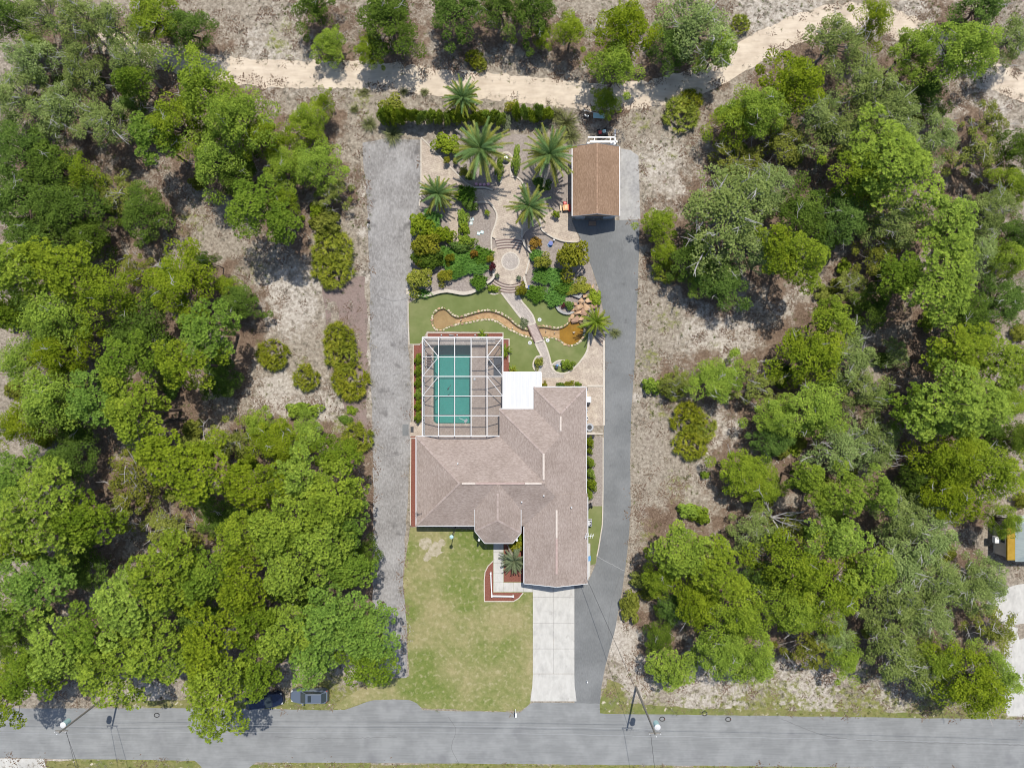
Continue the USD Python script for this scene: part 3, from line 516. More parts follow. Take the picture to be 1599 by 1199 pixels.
wk = thing('garden_walk', 'curving paved walk across the turf on either side of the footbridge', None, kind='structure')
wl, wr = [(783, 457), (792, 469), (802, 482), (812, 495), (823, 508)], [(808, 457), (814, 470), (824, 482), (832, 493), (836, 505)]
L1, R1 = spline(gp(wl), .4), spline(gp(wr), .4)
obj('paving', slab(Polygon(np.vstack([L1, R1[::-1]])), -.05, .05, True), M['paver_grey'], wk)
l2, r2 = spline(gp([(835.5, 535), (840, 545), (846, 557), (846, 570), (845, 582)]), .4), spline(gp([(848.5, 531), (854, 545), (858.5, 560), (861, 571), (868, 580), (880, 584)]), .4)
obj('paving', slab(Polygon(np.vstack([l2, gp([(845, 590), (880, 590)]), r2[::-1]])).buffer(0), -.05, .052), M['paver_grey'], wk)
for e in (L1, R1, l2[:-4], r2[:-3]): obj('edging', slab(LineString(e).buffer(.11, cap_style='flat'), -.05, .09, True), M['kerb'], wk)
pt = thing('patio', 'tan paver patio behind the house beside the right driveway', None, kind='structure')
patio_px = [(920, 514), (930, 520), (943, 532), (943, 665), (914, 665), (914, 604), (845, 604), (845, 582), (868, 581), (882, 583), (896, 575), (908, 562), (917, 547), (919, 530)]
pat = poly(patio_px); obj('paving', slab(pat, -.05, .05), M['paver'], pt)
obj('edging', slab(LineString(spline(gp([(920, 520), (919, 531), (917, 547), (908, 562), (896, 575), (882, 583), (868, 581), (860, 572)]), .4)).buffer(.11, cap_style='flat'), -.05, .10), M['kerb'], pt)
obj('edging', slab(LineString(gp([(943, 532), (943, 664)])).buffer(.13, cap_style='flat'), -.05, .10), M['kerb'], pt)
obj('edging', slab(LineString(gp([(917, 602.5), (942, 602.5)])).buffer(.13, cap_style='flat'), -.05, .12), M['kerb'], pt)
obj('edging', slab(LineString(spline(gp([(923, 514), (926, 522), (933, 530), (943, 536)]), .3)).buffer(.06, cap_style='flat'), -.05, .075), M['nosing'], pt)
for lab, e in (('round planting pocket edged in white beside the patio', [(847, 556), (838, 557), (833, 566), (834, 576), (845, 582)]), ('half round white gravel pocket in the patio edge', [(861, 570), (870, 564), (880, 563), (891, 568), (897, 574)])):
    o = thing('planter_ring', lab, 'planter'); ln = LineString(spline(gp(e), .25)); obj('rim', slab(ln.buffer(.1, cap_style='flat'), -.03, .14), M['kerb'], o)
    obj('gravel', slab(Polygon(list(ln.coords)).buffer(0), -.04, .062), M['concrete_old'], o)
sp = thing('side_pad', 'tan paver pad with a dark mat at the left cage door', None, kind='structure')
obj('paving', slab(poly([(640, 659), (660, 659), (660, 681), (640, 681)]), -.05, .04), M['paver'], sp)
obj('mat', slab(poly([(641, 666), (646, 666), (646, 675), (641, 675)]), .04, .055), M['dark'], sp)
struct('asphalt_patch', slab(poly([(628.5, 662.5), (638, 662.5), (638, 680.5), (628.5, 680.5)]), .0, .02), M['asphalt_new'], 'dark rectangular patch in the left driveway beside the cage door')
lst = thing('corner_steps', 'small concrete steps at the left end of the retaining wall', None, kind='structure')
for k in range(3): obj('tread', slab(poly([(634.5, 450 + 5 * k), (644, 448 + 5 * k), (644, 453 + 5 * k), (634.5, 455 + 5 * k)]), 0, .3 - .09 * k), M['kerb'], lst)

# ---------------------------------------------------------------- creek: bed, water, stones, footbridge
cb = thing('creek', 'stone edged ornamental creek running between two ponds on the turf', None, kind='structure')
obj('bed', sheet(creek_outline.buffer(.02), -.34), M['creek_bed'], cb); obj('bank', side_walls(creek_outline, -.36, .012), M['stone_red'], cb)
pl = creek_outline.intersection(poly([(670, 478), (711, 478), (711, 520), (670, 520)])); pr = creek_outline.intersection(poly([(874, 490), (920, 490), (920, 545), (874, 545)]))
obj('pond_bottom', sheet(pl, -.30), M['pond_bed'], cb); obj('pond_bottom', sheet(pr, -.31), M['pond_bed'], cb)
obj('water', sheet(creek_outline.difference(pl.buffer(.01)).difference(pr.buffer(.01)), -.16), M['creek_water'], cb)
obj('water', sheet(pl, -.15), M['creek_water'], cb, label='clear brownish water of the left pond'); obj('water', sheet(pr, -.155), M['pond_water'], cb, label='amber water of the right pond')
rng = np.random.default_rng(7)
def rock(c, s, rz, seed, flat=.55):
    """one rough stone"""
    r = np.random.default_rng(seed); p = r.normal(size=(11, 3)); p /= np.linalg.norm(p, axis=1)[:, None]; p *= r.uniform(.75, 1.0, (11, 1))
    p = np.sign(p) * np.abs(p) ** .7
    p = p * np.array(s) / 2; h = trimesh.convex.convex_hull(p); v = np.array(h.vertices); a = math.radians(rz)
    v[:, :2] = v[:, :2] @ np.array([[math.cos(a), math.sin(a)], [-math.sin(a), math.cos(a)]]); return v + c, np.array(h.faces)
ring = creek_outline.buffer(.16).exterior; L = ring.length; d = 0; k = 0
br_pg = poly([(823, 508), (837, 504), (849, 532), (835, 536)])
while d < L - .2:
    w = rng.uniform(.30, .56); x, y = ring.interpolate(d + w / 2).coords[0]; x2, y2 = ring.interpolate(d + w / 2 + .1).coords[0]
    if not br_pg.contains(Point(x, y)) and not (x > W(890, 0)[0] and y > W(0, 505)[1]):
        mm = 'stone' if rng.random() > .22 else ('stone_red' if rng.random() > .4 else 'sandstone')
        obj('stone', rock((x, y, .04), (w * 1.12, rng.uniform(.28, .42), rng.uniform(.2, .3)), math.degrees(math.atan2(y2 - y, x2 - x)) + rng.uniform(-12, 12), int(rng.integers(1e6))), M[mm], cb)
    d += w; k += 1
for k in range(70):
    p = Point(rng.uniform(*creek_outline.bounds[::2]), rng.uniform(*creek_outline.bounds[1::2]))
    if creek_outline.buffer(-.15).contains(p) and not pl.contains(p) and not pr.contains(p):
        s = rng.uniform(.15, .34); obj('stone', rock((p.x, p.y, -.29), (s, s * .8, .16), rng.uniform(0, 180), int(rng.integers(1e6))), M[('stone', 'stone_red', 'sandstone')[k % 3]], cb)
for x, y, s in ((895, 518, .62), (852, 517, .3), (720, 500, .35), (800, 512, .3), (866, 520, .25)):
    obj('stone', rock((*W(x, y, 0), -.1), (s, s * .8, .4), x, int(x)), M['stone'], cb)
wf = thing('rock_waterfall', 'stack of orange sandstone slabs feeding the right pond', 'rocks')
for i, (x, y, sx, sy, z, a) in enumerate([(899, 499, 1.5, .9, .1, 40), (893, 494, 1.0, .7, .15, 60), (907, 497, 1.2, .9, .2, 10), (901, 489, 1.7, 1.0, .35, 30), (911, 488, 1.4, 1.1, .4, -20), (895, 484, .9, .8, .35, 50), (904, 480, 1.3, 1.0, .55, 20), (914, 479, 1.8, 1.1, .6, -15), (925, 479, 1.5, .8, .45, -10), (919, 470, 1.2, .8, .6, 15), (931, 476, .9, .6, .3, 5), (908, 470, 1.0, .7, .6, 40), (898, 475, .8, .6, .5, -30), (890, 489, .7, .6, .2, 10), (889, 499, .8, .5, .12, 70), (908, 505, .9, .5, .1, -30), (913, 512, .7, .5, .08, -60), (914, 462, .8, .6, .5, 20), (926, 448, .7, .5, .45, 60), (930, 455, .6, .5, .4, 20), (920, 444, .5, .4, .45, 50), (912, 455, .6, .4, .5, 40)]):
    obj('stone', rock((*W(x, y, z), z), (sx, sy, .55), a, 100 + i), M['sandstone' if i % 4 else 'stone_red'], wf)
fb = thing('footbridge', 'flat wooden footbridge carrying the garden walk over the creek', 'bridge')
A, B, C, D = [np.array(W(x, y, .2)) for x, y in ((823.5, 508), (836.5, 504.5), (848.5, 531), (835.5, 535))]
M['bridge'] = mottled('bridge_boards', [(.3, (.36, .285, .25)), (.7, (.47, .385, .345))], 3, 6, .85)
nb = 14
for k in range(nb):
    t0, t1 = (k + .04) / nb, (k + .96) / nb
    obj('board', slab(Polygon([A + (D - A) * t0, B + (C - B) * t0, B + (C - B) * t1, A + (D - A) * t1]), .14, .19), M['bridge'], fb)
for P, Q in ((A, D), (B, C)): obj('side_rail', beam((*P, .18), (*Q, .18), .12, .2), M['nosing'], fb)
for P, Q in ((A, B), (D, C)): obj('end_sill', beam((*P, .12), (*Q, .12), .2, .18), M['kerb'], fb)
# ---------------------------------------------------------------- the house
PITCH, EAVE = .37, 2.75
def Wz(x, y, z): return np.array([*W(x, y, z), z])
def hip(x0, x1, y0, y1, e, hips, axis, drop=.16):
    """a roof solid over a rectangle (picture corners at the eave): ridge along axis, hips at the named ends ('a' low coordinate, 'b' high)"""
    (ax, ay), (bx_, by) = W(x0, y1, e), W(x1, y0, e)      # low x, low y (front) and high x, high y (back)
    half = (by - ay) / 2 if axis == 'x' else (bx_ - ax) / 2
    rz = e + half * PITCH
    base = [(x, y, z) for x in (ax, bx_) for y in (ay, by) for z in (e - drop, e)]
    if axis == 'x':
        c = (ay + by) / 2; r = [(ax + half * ('a' in hips), c, rz), (bx_ - half * ('b' in hips), c, rz)]
    else:
        c = (ax + bx_) / 2; r = [(c, ay + half * ('a' in hips), rz), (c, by - half * ('b' in hips), rz)]
    return m3.Manifold.hull_points(np.array(base + r)), rz
house = thing('house', 'single storey house with rose brown shingle hip roofs and a white gutter', 'house')
RD, zD = hip(650, 850, 681.5, 820.5, EAVE, 'a', 'x')
RB, zB = hip(780, 915.5, 638.5, 821, EAVE, 'ab', 'y')
RA, zA = hip(833.5, 915.2, 604.5, 760, EAVE, 'b', 'y')
RC, zC = hip(818.5, 917.5, 770, 910.5, EAVE, '', 'y')
eE = 3.55
pe = [W(x, y, eE) for x, y in ((741.5, 790), (741.5, 829), (757, 848), (800.5, 848), (813.5, 832), (813.5, 790))]
cE = W(777.3, 812, 0); hE = (pe[4][0] - pe[0][0]) / 2; zE = eE + hE * .46
xm = (pe[4][0] + pe[0][0]) / 2
ptsE = [(*p, z) for p in pe for z in (eE - .16, eE)] + [(xm, W(0, 812, zE)[1], zE), (xm, W(0, 755, zE)[1], zE)] + [(p[0], W(0, 760, eE)[1], eE) for p in (pe[0], pe[5])] + [(p[0], W(0, 760, eE)[1], eE - .16) for p in (pe[0], pe[5])]
RE = m3.Manifold.hull_points(np.array(ptsE))
roof = m3.Manifold.batch_boolean([RD, RB, RA, RC, RE], m3.OpType.Add)
ro = obj('roof', roof, M['shingle'], house)
def rbar(p, q_, w, h, name, m): obj(name, beam(p, q_, w, h), m, ro)
def ridge_piece(x0, y0, x1, y1, z, m): rbar(Wz(x0, y0, z + .03), Wz(x1, y1, z + .03), .24, .10, 'ridge_vent', M[m])
yD = None
rdg = [Wz(x, 753.3, zD) for x in (721, 742.5, 819.5, 846)]
cy = (W(0, 681.5, EAVE)[1] + W(0, 820.5, EAVE)[1]) / 2
for k, m in enumerate(('ridge_white', 'ridge_pink', 'ridge_white')):
    a, b = rdg[k].copy(), rdg[k + 1].copy(); a[1] = b[1] = cy; a[0] += .02; b[0] -= .02; rbar(a + [0, 0, .03], b + [0, 0, .03], .24, .10, 'ridge_vent', M[m])
cxB = (W(780, 0, EAVE)[0] + W(915.5, 0, EAVE)[0]) / 2
rbar((cxB, W(0, 708, zB)[1], zB + .03), (cxB, W(0, 749, zB)[1], zB + .03), .24, .10, 'ridge_vent', M['ridge_white'])
cxA = (W(833.5, 0, EAVE)[0] + W(915.2, 0, EAVE)[0]) / 2
rbar((cxA, W(0, 650, zA)[1], zA + .03), (cxA, W(0, 673, zA)[1], zA + .03), .22, .10, 'ridge_vent', M['ridge_white'])
cxC = (W(818.5, 0, EAVE)[0] + W(917.5, 0, EAVE)[0]) / 2
rbar((cxC, W(0, 796, zC)[1], zC + .03), (cxC, W(0, 840, zC)[1], zC + .03), .22, .10, 'ridge_vent', M['ridge_white'])
rbar((cxC, W(0, 840.5, zC)[1], zC + .03), (cxC, W(0, 896, zC)[1], zC + .03), .26, .09, 'ridge_vent', M['ridge_pink'])
for x, y, z in ((715, 723, 3.9), (814.6, 783, 3.9), (849, 773, 4.2), (892, 791.5, 3.6)): obj('vent_pipe', cyl((*W(x, y, z), z - .5), .09, .9, 10), M['white_paint'], ro)
# hip caps: rows of overlapping shingles over every hip and ridge that carries no vent
def caps(p, q_, m='shingle', name='hip_cap'):
    p, q_ = np.array(p, float), np.array(q_, float); n = int(np.linalg.norm(q_ - p) / .8); ms = []
    for k in range(n): ms.append(beam(p + (q_ - p) * (k + .02) / n + [0, 0, .015], p + (q_ - p) * (k + .98) / n + [0, 0, .04], .26, .03))
    obj(name, ms, M[m], ro)
M['cap'] = mottled('hip_cap_shingles', [(.3, (.30, .235, .205)), (.7, (.42, .345, .31))], 1.5, 5, .9)
halfD = (W(0, 681.5, EAVE)[1] - W(0, 820.5, EAVE)[1]) / 2; xD0 = W(650, 0, EAVE)[0]; yDs, yDn = W(0, 820.5, EAVE)[1], W(0, 681.5, EAVE)[1]
for yy in (yDs, yDn): caps((xD0, yy, EAVE), (xD0 + halfD, cy, zD), 'cap')
halfB = (W(915.5, 0, EAVE)[0] - W(780, 0, EAVE)[0]) / 2; yBn = W(0, 638.5, EAVE)[1]
caps((W(780, 0, EAVE)[0], yBn, EAVE), (cxB, yBn - halfB, zB), 'cap')
halfA = (W(915.2, 0, EAVE)[0] - W(833.5, 0, EAVE)[0]) / 2; yAn = W(0, 604.5, EAVE)[1]
for xx in (W(833.5, 0, EAVE)[0], W(915.2, 0, EAVE)[0]): caps((xx, yAn, EAVE), (cxA, yAn - halfA, zA), 'cap')
for p in (pe[1], pe[4]): caps((*p, eE), (xm, W(0, 812, zE)[1], zE), 'cap')
caps((xm, W(0, 812, zE)[1], zE), (xm, W(0, 770, zE)[1], zE), 'cap', 'ridge_cap')
# gutters and fascia along the eaves
M['gutter'] = principled('gutter_white', (.55, .55, .55), .45)
def gutter(a, b, z=EAVE, w=.11, m='metal_white'):
    obj('gutter', beam((*W(*a, z), z - .06), (*W(*b, z), z - .06), w, .13), M['gutter'], house)
for a, b in (((649.5, 681), (649.5, 821)), ((650, 821), (741, 821)), ((650, 681), (780, 681)), ((917.8, 776), (917.8, 906)), ((915.8, 604), (915.8, 770)), ((817.9, 822), (817.9, 910)), ((780, 638), (833, 638)), ((833, 603.9), (915.5, 603.9))): gutter(a, b)
for k in range(5):
    a, b = pe[k], pe[k + 1]; d = (b - a) / np.linalg.norm(b - a)
    obj('gutter', beam((*a, eE - .06), (*b, eE - .06), .11, .13), M['gutter'], house)
yG = W(0, 911, EAVE)[1]
for sgn in (-1, 1):
    xe = W(818.2 if sgn < 0 else 917.8, 0, EAVE)[0]
    obj('rake_board', beam((xe, yG, EAVE - .07), (cxC, yG, zC - .07), .06, .2), M['metal_white'], house)
# walls under the eaves
def wall(pts, z1, inset=.45):
    pg = Polygon([tuple(W(x, y, EAVE)) for x, y in pts]).buffer(-inset, join_style='mitre'); obj('wall', slab(pg.difference(pg.buffer(-.2, join_style='mitre')), -.1, z1), M['wall'], house)
    return pg
wall([(650, 681.5), (850, 681.5), (850, 820.5), (650, 820.5)], EAVE - .17)
wall([(780, 638.5), (915.5, 638.5), (915.5, 822), (780, 822)], EAVE - .175)
wall([(833.5, 604.5), (915.2, 604.5), (915.2, 700), (833.5, 700)], EAVE - .18)
wall([(818.5, 800), (917.5, 800), (917.5, 911), (818.5, 911)], EAVE - .185)
yw = W(0, 911, EAVE)[1] + .45
obj('gable', (lambda p: (np.array(p.vertices) @ np.array([[1, 0, 0], [0, 0, 1], [0, 1, 0]]) + [0, yw + .02, 0], np.array(p.faces)[:, ::-1]))(trimesh.creation.extrude_polygon(Polygon([(W(822, 0, EAVE)[0], EAVE - .18), (W(914, 0, EAVE)[0], EAVE - .18), (cxC, zC - .3)]), .15, engine='earcut')), M['wall'], house)
gd = obj('garage_door', bx((cxC, yw - .02, 1.1), (4.9, .08, 2.2)), M['white_paint'], house)
for k in range(4): obj('door_panel', bx((cxC, yw - .075, .3 + .53 * k), (4.7, .03, .46)), M['white_paint'], gd)
for p in (0, 5): obj('porch_column', cyl((pe[1][0] + .5 if p == 0 else pe[4][0] - .5, pe[2][1] + .35, 0), .14, eE - .15, 12), M['metal_white'], house)
for k in range(2): obj('porch_column', cyl((pe[2 + k][0] + (.15 if k == 0 else -.15), pe[2][1] + .35, 0), .14, eE - .15, 12), M['metal_white'], house)
obj('porch_floor', slab(Polygon([tuple(W(x, y, 0)) for x, y in ((744, 800), (812, 800), (812, 832), (798, 842), (759, 842), (744, 829))]), -.05, .06), M['concrete'], house)
for x in (672, 705): 
    fr = obj('window', bx((W(x, 0)[0], W(0, 820.5, EAVE)[1] + .44, 1.5), (1.5, .06, 1.3)), M['glass'], house); obj('frame', [bx((W(x, 0)[0], W(0, 820.5, EAVE)[1] + .40, 1.5 + s), (1.6, .06, .08)) for s in (-.65, .65)], M['metal_white'], fr)
obj('front_door', bx((xm, W(0, 820.5, EAVE)[1] + .44, 1.1), (1.1, .07, 2.2)), M['wood_mat'], house)
# antenna on the left eave, dishes on the right
an = thing('roof_antenna', 'small dark bird shaped antenna on the left front corner of the roof', 'antenna', (*W(653, 802, 3.1), 3.0))
obj('mast', cyl((0, 0, -.2), .02, .6, 6), M['dark'], an)
for k, a in enumerate((-35, 0, 30, 75)): obj('arm', beam((0, 0, .35), (.42 * math.cos(math.radians(a + 150)), .42 * math.sin(math.radians(a + 150)), .42), .03), M['dark'], an)
obj('arm', beam((0, 0, .35), (.5, .12, .42), .04), M['dark'], an)
sa = thing('tv_antenna', 'white spiky aerial on the right eave above the concrete strip', 'antenna', (*W(917, 836, 2.9), 2.6))
obj('mast', cyl((0, 0, 0), .03, .7, 8), M['metal_white'], sa); obj('boom', beam((-.35, -.1, .65), (.75, .1, .65), .06), M['metal_white'], sa)
for k in range(4): obj('element', beam((-.3 + .3 * k, -.35 + .04 * k, .68), (-.15 + .3 * k, .42 - .04 * k, .68), .045), M['metal_white'], sa)
M['blue'] = principled('faded_blue', (.12, .28, .48), .4); M['blue_dk'] = principled('cobalt_blue', (.02, .06, .30), .25)
bl = thing('wall_fan', 'pale blue louvred box on the right wall of the garage', 'louvre box', (*W(917, 872, 2), 1.6))
obj('housing', rbox((-.15, 0, 0.2), (.5, .5, .7), .04), M['steel'], bl)
for k in range(4): obj('louvre', bx((.18 + .08 * k, 0, .45 - .09 * k), (.14, .62, .03)), M['blue'], bl)
# patio roof of white pans
M['pan'] = mottled('patio_roof_pans', [(.3, (.53, .53, .525)), (.7, (.60, .60, .595))], 1.2, 6, .5, stretch=(2, .25, 1)); M['pan_rib'] = principled('patio_roof_ribs', (.64, .64, .635), .5)
pr_ = thing('patio_roof', 'flat white ribbed patio roof between the pool cage and the house', 'roof')
zP = 2.62
P0, P1, P2 = W(785, 581.5, zP), W(845, 637.5, zP), W(832, 604, zP)
npan = 10
for k in range(npan):
    xa, xb = P0[0] + (P1[0] - P0[0]) * k / npan, P0[0] + (P1[0] - P0[0]) * (k + 1) / npan
    yb = P1[1] if xb < P2[0] + .1 else P2[1] + .05
    obj('pan', slab(rect(xa + .006, yb, xb - .006, P0[1]), zP - .05, zP), M['pan'], pr_)
    obj('rib', bx(((xb - .015), (P0[1] + yb) / 2, zP + .025), (.05, P0[1] - yb - .02, .06)), M['pan_rib'], pr_)
obj('fascia', beam((P0[0], P0[1] + .05, zP - .07), (P1[0], P0[1] + .05, zP - .07), .1, .17), M['metal_white'], pr_)
obj('fascia', beam((P1[0] + .05, P0[1], zP - .07), (P1[0] + .05, P2[1], zP - .07), .1, .17), M['metal_white'], pr_)
for x in (P0[0] + .15, (P0[0] + P1[0]) / 2, P1[0] - .15): obj('post', bx((x, P0[1] - .15, (zP - .1) / 2), (.1, .1, zP - .1)), M['metal_white'], pr_)

# ---------------------------------------------------------------- pool, deck and the screen cage
struct('patio_slab', slab(poly([(785.5, 583), (845, 583), (845, 604), (834, 604), (834, 639), (785.5, 639)]), -.05, .048), M['concrete_old'], 'concrete floor under the white patio roof')
struct('pool_deck', slab(deck, -.1, .05), M['deck'], 'brownish paver deck around the swimming pool')
pool = thing('swimming_pool', 'swimming pool of teal water with clipped corners', 'swimming pool')
obj('basin', cat_mesh([side_walls(pool_hole, -2.2, .05), (lambda v, f: (np.c_[v, np.full(len(v), -2.1)], f))(*tri2(pool_hole.buffer(.02)))]), M['pool_wall'], pool)
obj('water', (lambda v, f: (np.c_[v, np.full(len(v), -.1)], f))(*tri2(pool_hole.buffer(.01))), M['pool_water'], pool)
obj('coping', slab(pool_hole.buffer(.28, join_style='mitre').difference(pool_hole), -.05, .075), M['paver'], pool)
rwp = thing('pool_beam', 'raised grey tiled wall along the far end of the pool', 'low wall')
obj('wall', bx((*W(721, 534.5), .22), (8.6, .62, .36)), M['concrete_old'], rwp); obj('cap', bx((*W(721, 534.5), .425), (8.7, .72, .05)), M['paver_grey'], rwp)
cl = thing('pool_cleaner', 'small dark pool cleaner drifting in the pool', 'pool cleaner', (*W(700, 607, -.05), -.1))
obj('body', rbox((0, 0, .06), (.34, .16, .14), .04, .9), M['dark'], cl); obj('hose', chain([(0, 0, .08), (.1, .2, .08), (.25, .32, .06), (.28, .5, .05)], [.03] * 4), M['dark'], cl)
sk = thing('pool_skimmer', 'white skimmer net lying at the front end of the pool', 'skimmer', (*W(727, 657, 0), .03))
obj('pole', tube((0, 0, .08), (-.8, .35, .05), .03), M['metal_white'], sk); obj('net', beam((-.1, -.2, .06), (.2, .2, .06), .3, .04), M['steel'], sk)
M['cage_white'] = principled('cage_white', (.62, .61, .60), .45)
cg = thing('pool_cage', 'white framed screen cage over the pool', 'pool enclosure')
HW, HT = 2.55, 3.75
X = [659.6, 685, 710, 735.7, 760.6, 785.2]; Y = [526.6, 557.3, 587.7, 618.3, 649, 680.4]
def node(i, j):
    x, y = X[i], Y[j]
    if i in (0, 5) or j == 0:
        z = HW; p = W(x, y, z)
        if j == 5 or True: return np.array([*p, z])
    return np.array([*W(x, y, HT), HT])
def nd(i, j):
    if i == 5 and j >= 4: return np.array([*W(780.5, Y[j], HW), HW])
    return node(i, j)
def bm(p, q_, w=.13, h=.09, name='beam'): obj(name, beam(p, q_, w, h), M['cage_white'], cg)
e = np.array([0, 0, .004])
for j in range(6):
    for i in range(5): bm(nd(i, j) + e * j, nd(i + 1, j) + e * j, .115 if j in (0, 5) else .09)
for i in range(6):
    for j in range(5):
        if i == 5 and j == 3: continue
        bm(nd(i, j) - e * (i + 1), nd(i, j + 1) - e * (i + 1), .115 if i in (0, 5) else .09)
c5 = np.array([*W(785.2, 638, HW), HW]); c6 = np.array([*W(780.5, 638.5, HW), HW])
bm(nd(5, 3), c5); bm(c5, c6); bm(c6, nd(5, 4))
for (a, b), (c, d) in (((0, 0), (1, 1)), ((0, 2), (1, 1)), ((0, 3), (1, 2)), ((5, 0), (4, 1)), ((5, 2), (4, 1)), ((5, 3), (4, 2))):
    bm(nd(a, b) + e * 7, nd(c, d) + e * 7, .08, .07, 'brace')
for i in range(6):
    p = nd(i, 0); obj('post', beam((p[0], p[1], .05), (p[0], p[1], HW - .05), .09), M['metal_white'], cg)
for j in range(1, 6):
    p = nd(0, j); obj('post', beam((p[0], p[1], .05), (p[0], p[1], HW - .05), .09), M['metal_white'], cg)
    if j < 4: p = nd(5, j); obj('post', beam((p[0], p[1], .05), (p[0], p[1], HW - .05), .09), M['metal_white'], cg)
for z in (.35, 1.2): 
    a, b, c = nd(0, 5), nd(0, 0), nd(5, 0); bm((a[0], a[1], z), (b[0], b[1], z), .07, .06, 'wall_rail'); bm((b[0], b[1], z), (c[0], c[1], z), .07, .06, 'wall_rail')
for j in range(5):
    for i in range(5):
        q4 = [nd(i, j), nd(i + 1, j), nd(i + 1, j + 1), nd(i, j + 1)]
        obj('screen_panel', (np.array(q4), np.array([[0, 2, 1], [0, 3, 2]])), M['screen'], cg)
for i in range(5):
    a, b = nd(i, 0), nd(i + 1, 0); obj('screen_panel', (np.array([a, b, [*b[:2], .1], [*a[:2], .1]]), np.array([[0, 2, 1], [0, 3, 2]])), M['screen'], cg)
    a, b = nd(0, i), nd(0, i + 1); obj('screen_panel', (np.array([a, b, [*b[:2], .1], [*a[:2], .1]]), np.array([[0, 2, 1], [0, 3, 2]])), M['screen'], cg)
sc = thing('spa_cover', 'brown boarded cover of a square spa in the corner of the pool cage', 'spa')
a, b = W(758, 556, .6), W(783, 537, .6)
for k in range(6): obj('board', slab(rect(a[0] + (b[0] - a[0]) * k / 6 + .01, a[1], a[0] + (b[0] - a[0]) * (k + 1) / 6 - .01, b[1]), .5, .6), M['wood_mat'], sc)
obj('tub', slab(rect(a[0] + .06, a[1] + .06, b[0] - .06, b[1] - .06), .04, .49), M['concrete_old'], sc)
M['slate'] = mottled('slate_blue_grey', [(.3, (.055, .062, .075)), (.7, (.085, .092, .105))], 3, 4, .8)
rg = thing('deck_rug', 'dark blue grey rug beside the spa cover', 'rug'); obj('pile', slab(poly([(771, 559), (783, 559), (783, 587), (771, 587)]), .052, .07), M['slate'], rg); obj('border', slab(poly([(770.5, 558.5), (783.5, 558.5), (783.5, 587.5), (770.5, 587.5)]), .051, .06), M['dark'], rg)
for k, (x, y) in enumerate(((766, 566), (778, 571))):
    ch = thing('patio_chair', ('slim dark patio chair at the left edge of the dark rug', 'slim dark patio chair standing on the dark rug')[k], 'chair', (*W(x, y), .07), 40 + 70 * k)
    obj('seat', rbox((0, 0, .43), (.5, .5, .05), .02), M['dark'], ch); obj('backrest', rbox((0, .25, .72), (.48, .04, .5), .02), M['dark'], ch)
    for sx in (-.2, .2):
        for sy in (-.2, .2): obj('leg', cyl((sx, sy, 0), .02, .42, 6), M['steel'], ch)
ld = thing('deck_lounger', 'brown slatted lounger left of the pool under the cage', 'lounger', (*W(670.5, 563, .1), .05))
for k in range(5): obj('slat', bx((0, .75 - .36 * k, .32), (.72, .17, .03)), M['nosing'], ld)
for sx in (-.33, .33): obj('side_rail', bx((sx, 0, .28), (.05, 1.9, .05)), M['metal_white'], ld)
for sx in (-.33, .33):
    for sy in (-.8, .8): obj('leg', cyl((sx, sy, 0), .025, .27, 6), M['metal_white'], ld)
pb = thing('deck_light', 'small white dome on the pool deck', 'lamp', (*W(741, 592), .05)); obj('dome', trimesh.creation.icosphere(2, .16), M['white_paint'], pb); obj('foot', cyl((0, 0, 0), .18, .04), M['steel'], pb)
for k, (x, g_) in enumerate(((689.5, 0), (714, 0), (742, 0), (759, 0))):
    lt = thing('garden_light', 'white dome light behind the pool cage, ' + ('leftmost of the four', 'just right of the grey boulder', 'left of the bright small palm', 'rightmost of the four')[k], 'light', (*W(x, 523.4), .02), group='white lights in the strip behind the pool cage'); obj('post', cyl((0, 0, 0), .03, .2, 6), M['steel'], lt); obj('dome', cyl((0, 0, .2), .10, .08, 10, .04), M['white_paint'], lt)
rk = thing('grey_boulder', 'flat grey boulder in the mulch strip behind the pool cage', 'rock'); obj('stone', rock((*W(706, 523.5), .1), (1.0, .45, .3), 5, 77), M['concrete_old'], rk)
for k, (x, y, l) in enumerate(((842.5, 499.5, 'white disc light on the turf right of the walk'), (827.5, 535.5, 'white disc light on the turf left of the footbridge'), (855, 531.5, 'pale boulder light by the front end of the footbridge'))):
    lt = thing('turf_light', l, 'light', (*W(x, y), .01)); obj('disc', cyl((0, 0, .0), .27, .10, 18, .22), M['white_paint'], lt); obj('lens', cyl((0, 0, .10), .12, .02, 14), M['concrete_old'], lt)
M['teal_pale'] = principled('pale_teal', (.42, .62, .63), .4)
# ---------------------------------------------------------------- shed
shed = thing('shed', 'garage shed with a brown shingle gable roof and open front', 'shed')
zb = .5; eS = zb + 2.7
sx0, sx1 = W(894, 0, eS)[0], W(967, 0, eS)[0]; syN, syS = W(0, 229, eS)[1], W(0, 337.5, eS)[1]; sc_ = (sx0 + sx1) / 2; rS = eS + (sx1 - sx0) / 2 * .42
hull = m3.Manifold.hull_points(np.array([(x, y, z) for x in (sx0, sx1) for y in (syN, syS) for z in (eS - .12, eS)] + [(sc_, syN, rS), (sc_, syS, rS)]))
so = obj('roof', hull, M['shingle_brown'], shed)
ms = [beam((sc_, syS + (syN - syS) * (k + .03) / 14, rS + .02), (sc_, syS + (syN - syS) * (k + .97) / 14, rS + .035), .22, .03) for k in range(14)]
M['cap_brown'] = mottled('brown_ridge_shingles', [(.3, (.27, .17, .11)), (.7, (.37, .245, .165))], 1.5, 5, .9); obj('ridge_cap', ms, M['cap_brown'], so)
for x in (sx0 - .05, sx1 + .05): obj('gutter', beam((x, syN, eS - .05), (x, syS, eS - .05), .10, .13), M['gutter'], shed)
